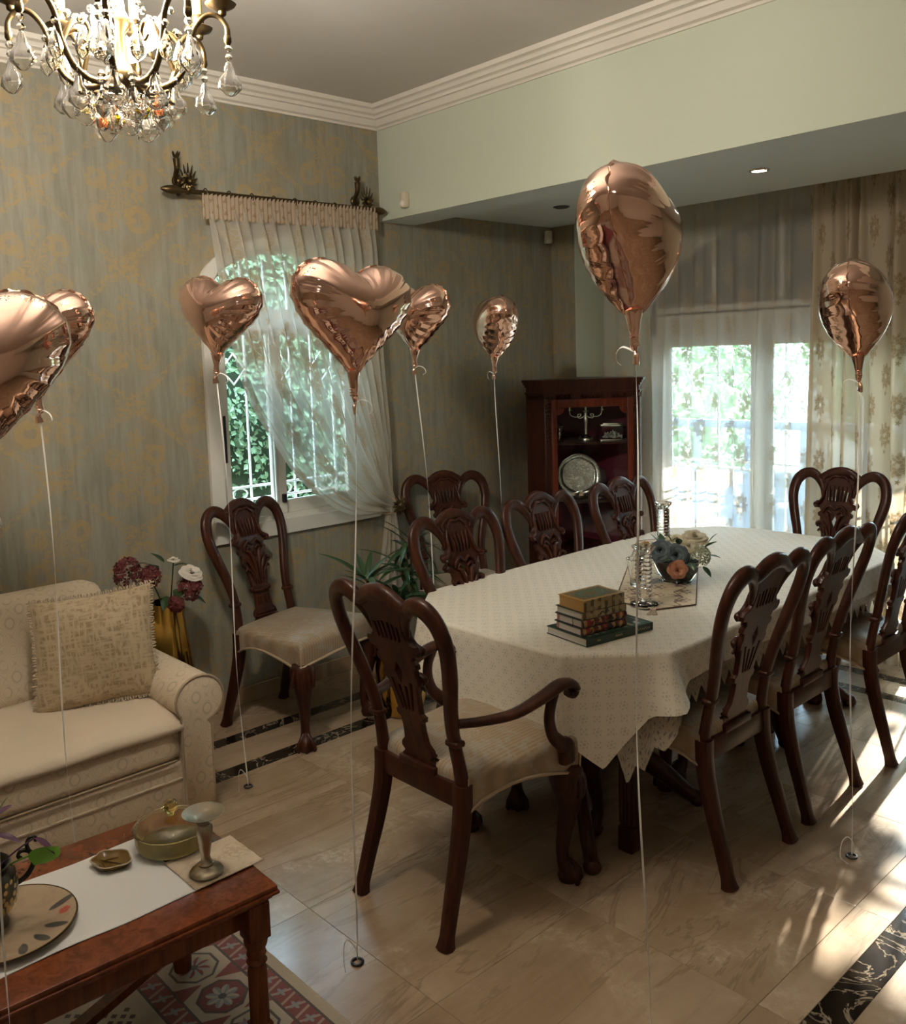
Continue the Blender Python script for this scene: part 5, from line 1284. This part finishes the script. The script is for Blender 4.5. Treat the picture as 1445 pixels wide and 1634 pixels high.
obj('stem', MB().add([0][0:0] and None or tube(catmull(stems[0], 4), .0025, 5)), M_purple, vp, 60)
for s_ in stems[1:]: obj('stem', MB().add(tube(catmull(s_, 4), .0022, 5)), M_purple if s_ is not stems[3] else M_lime, vp, 60)
L1, L2, L3 = leafmb(.050, .010), leafmb(.085, .034, .15, .12), leafmb(.060, .012)
put(L1, stems[0][2], 1.0, 1.2, M_lime, vp); put(L1, stems[0][2], 2.2, .2, M_purple, vp); put(L1, (.014, .04, .19), -.4, .1, M_purple, vp); put(L3, (.016, .035, .175), .9, -.2, M_purple, vp)
put(L3, stems[1][2], .9, -.6, M_purple, vp); put(L3, stems[2][2], 2.5, .3, M_lime, vp); put(L3, (-.03, .02, .13), -2.6, -.4, M_lime, vp); put(L3, (.03, .03, .10), .4, .9, M_purple, vp)
put(L2, (.062, .098, .095), .75, .75, M_lime, vp, roll=-.9); put(L3, (-.04, -.02, .10), -2.0, .5, M_lime, vp)
# rug
def mk_rug():
    m = Mat('hand knotted rug', rough=.9); x, y, z = m.xyz(m.co('Object')); hx, hy = 1.05, 1.20
    dx, dy = hx-m.abs(x), hy-m.abs(y); d = m.min(dx, dy); isx = m.math('LESS_THAN', dx, dy); s = y*isx+x*(1-isx)
    cream, red, navy, teal, dark = (.46, .39, .29), (.17, .014, .022), (.035, .045, .075), (.20, .27, .30), (.035, .028, .03)
    def band(a, b): return m.math('GREATER_THAN', d, a)*m.math('LESS_THAN', d, b)
    c = m.mix(0.0, cream, cream)
    for a, b in ((.035, .105), (.285, .355)):
        zz = (1-m.ss(.10, .16, m.abs(m.abs(rep(m, s, .07))*2-.5-((d-(a+b)/2)*(9.0))+0)))
        fl, r, a_ = m.flower(rep(m, s+.018, .07)*.07, d-(a+b)/2, .020, 4)
        cc = m.mix(zz*.75, red, (.40, .33, .27)); cc = m.mix(fl, cc, teal); cc = m.mix(band(a, a+.008), cc, dark); cc = m.mix(band(b-.008, b), cc, dark)
        c = m.mix(band(a, b), c, cc)
    cell = .165; cs = rep(m, s, cell)*cell; cd = d-.195
    odd = m.math('GREATER_THAN', m.frac(m.floor(s*(1/cell)+.5)*.5), .25)
    oc = m.max(m.max(m.abs(cs), m.abs(cd)), (m.abs(cs)+m.abs(cd))*.72)
    octm = 1-m.ss(.066, .069, oc); ring = octm*m.ss(.058, .061, oc)
    th = m.atan2(cd, cs); r = m.sqrt(cs*cs+cd*cd); star = m.ss(0, .006, .050*(.62+.38*m.abs(m.cos(th*4)))-r); sp = m.math('GREATER_THAN', m.sin(th*8), 0.0)
    bc = m.mix(octm, (.44, .38, .30), m.mix(odd, red, (.42, .36, .27))); bc = m.mix(ring, bc, dark)
    bc = m.mix(star, bc, m.mix(sp, m.mix(odd, (.42, .40, .36), red), m.mix(odd, teal, (.30, .34, .35)))); bc = m.mix(1-m.ss(.010, .013, r), bc, navy)
    tri = m.math('GREATER_THAN', m.abs(cd)-.045, m.abs(m.abs(cs)-cell/2)*-1.0+.028); bc = m.mix((1-octm)*m.math('LESS_THAN', m.abs(m.abs(cs)-cell/2), m.abs(cd)*.42-.008), bc, red)
    c = m.mix(band(.105, .285), c, bc)
    # field: cream ground, small dark lozenges and a red inner medallion
    u, v = rep(m, x+y, .036), rep(m, x-y, .036); dots = (1-m.ss(.26, .30, m.max(m.abs(u), m.abs(v))))*m.math('GREATER_THAN', m.noise(m.vec(m.floor((x+y)*(1/.036)+.5), m.floor((x-y)*(1/.036)+.5), 0.0), .55, 1), .52)
    fc = m.mix(dots*m.math('GREATER_THAN', d, .40), (.45, .40, .32), dark)
    med = m.math('LESS_THAN', m.abs(x)*.9+m.abs(y), .62); medb = m.math('LESS_THAN', m.abs(m.abs(x)*.9+m.abs(y)-.62), .03); fc = m.mix(med, fc, red); fc = m.mix(medb, fc, (.13, .17, .25))
    c = m.mix(m.math('GREATER_THAN', d, .355), c, fc)
    n = m.noise(m.co('Object'), 240, 2, .7); m.set('Base Color', m.mix(n*.35, c, tuple(q*.5 for q in cream))); m.set('Sheen Weight', .2)
    return m.bump(n, .5, .004).m
rgt = thing('rug', 'red and cream oriental rug with star border under the coffee table', 'rug', (-1.83, .085, 0))
obj('pile', MB().add(bbox(0, 0, .006, 2.10, 2.40, .010, .004)), mk_rug(), rgt, 40)
fm = MB(); rg = random.Random(4)
for s in (-1, 1):
    fm.add(bbox(s*1.055, 0, .004, .012, 2.40, .007, .002))
obj('selvedge', fm, M_fringe, rgt, 40)
# ---------------------------------------------------------------- things on the dining table
ZT = .7705
def runf(u, v):                                          # pointed brocade runner, laid askew
    hw, L = .153, 1.16; y = v*L; x = (u-.5)*2*hw
    e = .10*(1-abs(u-.5)*2); yy = y if 0 < v < 1 else (y-e if v == 0 else y+e)
    yy = -e*(1-v)+(L+e)*v
    return (x, yy, .002+.0006*math.sin(u*9)*math.sin(v*40))
ru = thing('brocade_runner', 'brown and gold brocade runner with pointed tasselled ends on the table', 'table runner', (-1.985, 2.915, ZT), math.radians(31))
obj('cloth', sheetmb(0, runf, 17, 60, .0022), M_runner, ru, 180)
hem_ = [(-.153, 0, .004), (0, -.10, .004), (.153, 0, .004), (.153, 1.16, .004), (0, 1.26, .004), (-.153, 1.16, .004)]
obj('border_cord', MB().add(tube(hem_, .0028, 6, True)), plain('dark brown braid', (.13, .07, .04), .6), ru, 60)
for y, d in ((-.10, -1), (1.26, 1)):
    m = MB().add(lathe([(.004, -.006), (.010, 0), (.004, .006)], 8, 0, y+d*.010, .008)); rg = random.Random(1)
    for k in range(26): a = rg.uniform(-.5, .5); m.add(tube([(0, y+d*.012, .008), (.02*math.sin(a), y+d*.03, .010+rg.random()*.006), (.045*math.sin(a), y+d*(.060+.01*rg.random()), .003)], [.0015, .002, .0012], 4))
    obj('tassel', m, M_fringe, ru, 60)
# books
M_page = plain('book pages', (.70, .66, .60), .8, amt=.15, scale=3)
def pages_mat():
    m = Mat('page edges', rough=.8); x, y, z = m.xyz(m.co('Object')); m.set('Base Color', m.mix(m.ss(.3, .7, m.noise(m.vec(x*2, y*2, z*900), 1, 2)), (.50, .47, .43), (.74, .70, .65))); return m.m
M_page = pages_mat()
def book(name, label, L, W, Hh, loc, rz, cover, boards=.0025, round_=False, spine=None, over=.003, text=()):
    """spine along +x side, pages seen on the -y end; L along y, W along x"""
    t = thing(name, label, 'book', loc, rz, 'books stacked on the dining table')
    obj('pages', MB().add(box(-W/2+over, -L/2+over, boards, W/2-.004, L/2-over, Hh-boards)), M_page, t, 0)
    c = MB().add(bbox(0, 0, boards/2, W, L, boards, .0008, 1)).add(bbox(0, 0, Hh-boards/2, W, L, boards, .0008, 1))
    obj('cover', c, cover, t, 30)
    if round_:
        P = [(W/2-.004+.009*math.sin(a), Hh/2-(Hh/2)*math.cos(a)) for a in [PI*k/10 for k in range(11)]]
        sp_ = MB().add(prismy(P, -L/2, L/2))
    else: sp_ = MB().add(bbox(W/2-.0015, 0, Hh/2, .003, L, Hh, .0008, 1))
    s = obj('spine', sp_, spine or cover, t, 40)
    return t, s
def prismy(P, y0, y1):
    n = len(P); v = [(x, y0, z) for x, z in P]+[(x, y1, z) for x, z in P]
    return v, [tuple(range(n)), tuple(range(2*n-1, n-1, -1))]+[(i, n+i, n+(i+1) % n, (i+1) % n) for i in range(n)]
M_bgreen = plain('dark green book cloth', (.010, .035, .022), .35); M_bblack = plain('black book board', (.016, .016, .015), .4)
def ornate(name, a, b, c2, sc=60):
    m = Mat(name, rough=.35); p = m.co('Object'); n = m.noise(p, sc, 3, .6, 1); v = m.voro(p, sc*.9)
    x, y, z = m.xyz(p); k = m.ss(-.2, .5, m.sin(y*190)); c = m.mix(m.ss(.45, .6, n), a, b); c = m.mix(k*m.ss(.35, .5, v), c, c2); m.set('Base Color', c); return m.m
M_spine = ornate('ornate red and black spine', (.015, .012, .012), (.22, .02, .015), (.36, .24, .09)); M_spine2 = ornate('gold patterned spine', (.30, .22, .10), (.38, .30, .16), (.10, .07, .03), 45)
ba = math.radians(-10)
def lettering(par, body, loc, size, mat, rot):
    o = obj('lettering', MB().add(text_mesh(body, size)), mat, par, 0); o.location = loc; o.rotation_euler = rot
M_glt = plain('gilt lettering', (.58, .48, .26), .35, .6)
# the lowest book lies a little more askew
b1, s1 = book('book', 'large dark green book at the bottom of the stack', .315, .205, .028, (-1.925, 2.490, ZT+.0005), math.radians(-9), M_bgreen)
w1 = MB(); rg = random.Random(6)
for y0, n_, sc_ in ((-.110, 2, .010), (-.025, 4, .010), (.075, 5, .016)):      # gilt cursive strokes on the spine
    for k in range(n_):
        y = y0+k*sc_*.8; w1.add(tube(catmull([(.1033, y, .012), (.1036, y+sc_*.3, .016+.003*rg.random()), (.1036, y+sc_*.6, .011), (.1033, y+sc_*.9, .015)], 3), .0008, 4))
obj('lettering', w1, M_glt, s1, 0, 'stuff')
m_cv = ornate('printed book front', (.012, .035, .025), (.05, .09, .075), (.36, .36, .30), 16)
obj('front_print', MB().add(box(-.085, -.14, .0281, .085, .14, .0284)), m_cv, b1, 0)
zz = ZT+.0295
for i, lb in ((0, 'lower of the two thick books with red and black ornate spines'), (1, 'upper of the two thick books with red and black ornate spines')):
    b, s = book('book', lb, .205, .140, .027, (-1.927, 2.438+.002*i, zz), ba+.02*i, M_bblack, .0022, True, M_spine, .006); zz += .0275
    obj('page_mark', MB().add(box(-.063, -.0975, .003, -.050, -.0968, .024)), plain('pink page edge', (.42, .16, .17), .7), b, 0)
    if i: obj('bookmark', MB().add(tube(catmull([(.026, -.098, .026), (.020, -.101, .020), (.024, -.102, .008), (.020, -.102, -.004)], 4), .0012, 5)), M_black, b, 60)
b4, s4 = book('book', 'book with a gold patterned spine second from the top of the stack', .205, .138, .026, (-1.926, 2.442, zz), ba+.01, plain('dark green board', (.02, .03, .024), .4), .0022, False, M_spine2, .005); zz += .0265
obj('lettering', MB().add(tube(catmull([(.0705, -.02, .010), (.0708, -.01, .017), (.0708, 0, .009), (.0708, .01, .018), (.0705, .02, .012)], 4), .0014, 5)), M_black, s4, 60)
m_ko = Mat('gilt medallion cover', rough=.35); x_, y_, z_ = m_ko.xyz(m_ko.co('Object')); e_ = m_ko.sqrt(x_*x_*(1/.042**2)+y_*y_*(1/.066**2))
c_ = m_ko.mix(m_ko.ss(.45, .6, m_ko.noise(m_ko.co('Object'), 130, 2)), (.13, .10, .055), (.24, .18, .09)); c_ = m_ko.mix(1-m_ko.ss(.98, 1.02, e_), c_, (.05, .17, .13)); f_, _, _ = m_ko.flower(x_, y_*.65, .034, 8); c_ = m_ko.mix(f_*.8, c_, (.26, .12, .05))
c_ = m_ko.mix(1-m_ko.ss(.70, .72, e_)*(1-m_ko.ss(.76, .78, e_)), (.28, .20, .08), c_); m_ko.set('Base Color', c_)
M_gilt = plain('gilt book edge', (.50, .30, .10), .4, .2)
b5 = thing('book', 'gilt edged book with a green oval medallion on top of the stack', 'book', (-1.922, 2.440, zz), ba+.03, 'books stacked on the dining table')
obj('pages', MB().add(bbox(0, 0, .019, .124, .184, .036, .002)), M_gilt, b5, 40); obj('cover', MB().add(bbox(0, 0, .0375, .130, .190, .003, .001)).add(bbox(0, 0, .0015, .130, .190, .003, .001)), M_gilt, b5, 40)
obj('medallion', MB().add(box(-.050, -.080, .039, .050, .080, .0396)), m_ko.m, b5, 0); obj('spine', MB().add(bbox(.064, 0, .0195, .003, .19, .039, .001)), M_spine2, b5, 40)
# crystal candlesticks
def cstick(h, lb, loc, rz=0):
    t = thing('crystal_candlestick', lb, 'candlestick', loc, rz, 'cut crystal candlesticks')
    q = lambda a, i: (1+.16*abs(math.cos(2*a))**3) if i < 3 else (1+.06*math.cos(8*a))
    obj('foot', MB().add(lathe([(.045, 0), (.047, .004), (.044, .014), (.030, .020)], 32, mod=q)), M_crystal, t, 25)
    obj('column', MB().add(lathe([(.027, .016)]+[(.0272+.0016*(k % 2), .022+k*(h-.055)/22) for k in range(23)]+[(.024, h-.030)], 20, mod=lambda a, i: 1+.12*math.cos(10*a+(i % 2)*PI))), M_crystal, t, 10)
    obj('cup', MB().add(lathe([(.024, h-.032), (.030, h-.022), (.041, h-.008), (.043, h), (.034, h-.001), (.014, h-.010), (.012, h-.03), (0, h-.03)], 24, mod=lambda a, i: 1+.06*math.cos(8*a))), M_crystal, t, 25)
cstick(.235, 'nearest tall cut crystal candlestick standing on the runner point', (-1.992, 2.852, ZT+.0045), .6)
cstick(.235, 'cut crystal candlestick behind the flowers against the bright curtain', (-2.50, 3.745, ZT+.0045), .9)
cup = thing('crystal_vase', 'short cut crystal vase left of the flower bowl behind the near candlestick', 'vase', (-2.185, 3.085, ZT+.0045))
obj('body', MB().add(lathe([(.028, 0), (.032, .005), (.030, .02), (.034, .05), (.040, .085), (.047, .115), (.044, .116), (.036, .085), (.030, .05), (.025, .02), (0, .015)], 24, mod=lambda a, i: 1+.06*math.cos(8*a+(i % 2)*PI))), M_crystal, cup, 20)
# flower bowl
fb = thing('glass_bowl', 'faceted glass bowl holding the artificial roses', 'bowl', (-2.108, 3.262, ZT+.0045))
NF = 6
obj('body', MB().add(lathe([(.062, 0), (.066, .004), (.090, .045), (.112, .095), (.108, .097), (.086, .048), (.060, .008), (0, .007)], NF*6, mod=lambda a, i: math.cos(PI/NF)/math.cos((a % (2*PI/NF))-PI/NF))), M_crystal, fb, 20)
ar = thing('rose_arrangement', 'artificial grey blue and cream roses arranged in the faceted bowl', 'flowers', (-2.108, 3.262, ZT+.015))
obj('foam', MB().add(lathe([(0, 0), (.056, .002), (.080, .045), (.088, .075), (.06, .09), (0, .10)], 18)), plain('dark floral foam', (.035, .040, .025), .9, amt=.5, scale=40), ar, 50)
def rose_mb(R, n=5, seed=0):
    mb = MB(); rg = random.Random(seed)
    for j in range(n):
        k_n = 3+j; op = (.10+1.15*j/(n-1)); l = R*(.80+.28*j/(n-1)); hw = R*(.42+.42*j/(n-1))
        for k in range(k_n):
            a0 = 2*PI*k/k_n+j*1.1+rg.uniform(-.15, .15); tl = rg.uniform(-.08, .08); ca, sa = math.cos(a0), math.sin(a0)
            def fn(u, v):
                s = (u-.5)*2; w_ = hw*math.sin(PI*(.12+.60*v))*s; e = 1-.22*s*s*v; th = (op+tl)*v**.8
                r = R*.10+l*v*math.sin(th)*e-abs(s)**2*hw*.30*(1-.5*j/n)+(R*.16*max(v-.78, 0)*4.5 if v > .78 else 0); z = l*v*math.cos(th)*e-(R*.10*max(v-.78, 0)*4.5*j/n)
                return (r*ca-w_*sa, r*sa+w_*ca, z-R*.15)
            mb.add(gridf(fn, 7, 7))
    return mb
M_rgrey = mk_leaf('grey blue petal', (.025, .038, .048), (.12, .155, .165), .15, .7); M_rcream = mk_leaf('cream petal', (.50, .43, .27), (.76, .71, .56), .25, .7); M_rpeach = mk_leaf('peach petal', (.42, .15, .08), (.62, .32, .20), .25, .7); M_hyd = mk_leaf('pale green hydrangea', (.20, .24, .12), (.44, .46, .32), .25, .7)
def flower_at(par, mb, p, d, mat, name='rose'):
    o = obj(name, mb, mat, par, 60); o.location = p; o.rotation_euler = Vector(d).to_track_quat('Z', 'Y').to_euler(); return o
Rb = rose_mb(.042, 5, 1); Rs = rose_mb(.034, 4, 2)
# camera side of the bowl is towards (+.54, -.84)
flower_at(ar, Rb, (-.030, -.075, .125), (.25, -1, .55), M_rgrey); flower_at(ar, Rb, (.030, -.055, .110), (.5, -.9, .35), M_rgrey)
flower_at(ar, Rb, (-.02, .015, .150), (-.1, -.3, 1), M_rcream); flower_at(ar, rose_mb(.046, 5, 4), (.045, .062, .165), (.3, -.2, 1), M_rcream); flower_at(ar, Rs, (.055, -.0, .140), (.5, -.6, .7), M_rcream)
flower_at(ar, Rs, (.050, -.078, .060), (.6, -.8, -.1), M_rpeach); flower_at(ar, Rs, (-.115, -.070, .115), (-.5, -.8, .3), mk_leaf('amber petal', (.36, .17, .03), (.46, .24, .05), .2, .7))
hy = MB(); rg = random.Random(8)
for k in range(60):
    d = Vector((rg.gauss(.35, .7), rg.gauss(-.3, .7), rg.gauss(.3, .6))).normalized(); c = Vector((.090, .02, .105))+d*.045
    for q in range(4):
        t1 = d.orthogonal().normalized(); t1.rotate(Matrix.Rotation(q*PI/2+k, 3, d)); t2 = d.cross(t1); n = len(hy.v); hy.v += [tuple(c), tuple(c+t1*.009+t2*.005), tuple(c+t1*.014+d*.003), tuple(c+t1*.009-t2*.005)]; hy.f.append((n, n+1, n+2, n+3)); hy.mi.append(0)
obj('hydrangea', hy, M_hyd, ar, 0, 'stuff')
LM = leafmb(.062, .014, .15, .2); rg = random.Random(12)
for p, yw, pt_ in (((-.06, -.02, .14), 2.4, .9), ((-.05, -.06, .15), -2.6, 1.0), ((.10, .07, .15), .5, 1.0), ((.12, .03, .11), .1, .1), ((.09, -.05, .09), -.7, -.2), ((-.09, -.05, .10), -2.4, .1), ((.02, -.02, .15), -1.0, .8), ((.0, .06, .15), 1.8, .7), ((.08, .08, .13), 1.0, .5), ((.12, 0, .07), -.3, -.5), ((.03, -.09, .10), -1.6, .2), ((-.01, -.03, .16), -2.2, 1.1)): put(LM, p, yw, pt_, M_leaf, ar)
# ---------------------------------------------------------------- gold vase of flowers beside the sofa, potted plants
gv = thing('floor_vase', 'tall polished gold vase standing between the sofa and the window chair', 'vase', (-3.80, 1.765, 0))
obj('body', MB().add(lathe([(.075, 0), (.085, .006), (.102, .12), (.108, .26), (.104, .38), (.092, .49), (.080, .57), (.074, .64), (.078, .69), (.074, .69), (.070, .64), (.074, .58), (.095, .40), (.09, .05), (0, .04)], 40)), M_gold, gv, 60)
vf_ = thing('silk_flowers', 'burgundy hydrangeas and white roses in the gold floor vase', 'flowers', (-3.80, 1.765, .45))
M_burg = mk_leaf('burgundy petal', (.085, .010, .014), (.24, .05, .05), .2, .7); M_wht = mk_leaf('white petal', (.70, .64, .56), (.78, .73, .66), .25, .7)
heads = [((-.05, -.150, .395), .068), ((.03, -.085, .375), .048), ((.08, .075, .300), .058), ((.09, .0, .245), .036)]
for c, R_ in heads:
    obj('stem', MB().add(tube(catmull([(0, 0, .0), (c[0]*.3, c[1]*.3, .22), c], 4), .003, 5)), M_leaf, vf_, 60)
    hy = MB(); rg = random.Random(int(R_*1e4))
    for k in range(70):
        d = Vector((rg.gauss(0, 1), rg.gauss(0, 1), rg.gauss(.2, 1))).normalized(); p = Vector(c)+d*R_*(.75+.25*rg.random())
        for q in range(4):
            t1 = d.orthogonal().normalized(); t1.rotate(Matrix.Rotation(q*PI/2+k, 3, d)); t2 = d.cross(t1); n = len(hy.v); hy.v += [tuple(p), tuple(p+t1*.012+t2*.007), tuple(p+t1*.018+d*.004), tuple(p+t1*.012-t2*.007)]; hy.f.append((n, n+1, n+2, n+3)); hy.mi.append(0)
    obj('hydrangea', hy, M_burg, vf_, 0, 'stuff')
for c, d, mb_ in (((.085, .082, .365), (.5, .1, .8), rose_mb(.044, 5, 7)), ((.02, .035, .425), (.1, 0, 1), rose_mb(.024, 3, 9))):
    obj('stem', MB().add(tube(catmull([(0, 0, .05), (c[0]*.4, c[1]*.5, .25), c], 4), .003, 5)), M_leaf, vf_, 60); flower_at(vf_, mb_, c, d, M_wht)
LV = leafmb(.075, .020, .3, .15)
for p, yw, pt_ in (((.0, -.03, .40), -1.2, .7), ((.02, .03, .40), 1.2, .3), ((0, -.06, .42), -1.5, .5), ((.04, .03, .30), -.3, -.2), ((.08, .08, .27), .8, -.3), ((.05, -.02, .28), -.8, -.5), ((0, 0, .42), -2.4, .9)): put(LV, p, yw, pt_, M_leaf, vf_)
def dracaena(name, label, loc, tiers, seed, pot):
    t = thing(name, label, 'plant', loc); rg = random.Random(seed); z0 = pot(t)
    LB = [leafmb(.26, .018, .40, .25, 9), leafmb(.21, .016, .70, .25, 9), leafmb(.17, .015, .2, .25, 8)]; first = {}
    for (x, y, z, n) in tiers:
        obj('stem', MB().add(tube(catmull([(x*.2, y*.2, z0-.02), (x*.7, y*.7, (z+z0)/2), (x, y, z)], 4), .009, 7)), plain('cane', (.14, .12, .06), .7), t, 60)
        for k in range(n):
            i = rg.randrange(3)
            if i not in first: first[i] = o = obj('leaf', LB[i], M_leaf, t, 180)
            else: o = same(first[i], t)
            o.location = (x, y, z-.05*rg.random()); o.rotation_euler = (rg.uniform(-.3, .3), -rg.uniform(-.25, 1.0), 2*PI*k/n*1.0+k*2.4+rg.random()*.4)
    return t
def goldpot(t):
    obj('pot', MB().add(lathe([(.085, 0), (.10, .008), (.125, .12), (.130, .24), (.122, .30), (.128, .315), (.116, .315), (.11, .27), (0, .27)], 32)), M_gold, t, 50)
    obj('soil', MB().add(lathe([(0, .292), (.108, .288), (.108, .262), (0, .26)], 20)), plain('soil', (.035, .025, .015), .95), t, 50); return .29
def fluted(t):
    obj('pot', MB().add(lathe([(.12, 0), (.13, .02), (.125, .04), (.105, .06), (.105, .44), (.125, .46), (.13, .50), (.118, .50), (.11, .46), (0, .46)], 48, mod=lambda a, i: 1+(.045*math.cos(14*a) if i in (3, 4) else 0))), plain('white glazed planter', (.62, .62, .58), .3), t, 50)
    obj('soil', MB().add(lathe([(0, .482), (.108, .478), (.108, .455), (0, .45)], 20)), plain('soil', (.035, .025, .015), .95), t, 50); return .48
dracaena('potted_plant', 'leafy green plant in a gold pot behind the window chair', (-3.36, 2.76, 0), [(-.06, -.15, .70, 17), (.05, -.02, .60, 15), (-.08, .05, .58, 13)], 3, goldpot)
dracaena('potted_plant', 'taller green plant in a white fluted planter before the tied curtain', (-3.56, 3.02, 0), [(.0, .0, .80, 16), (.06, -.09, .68, 13), (-.06, -.02, .66, 12)], 5, fluted)
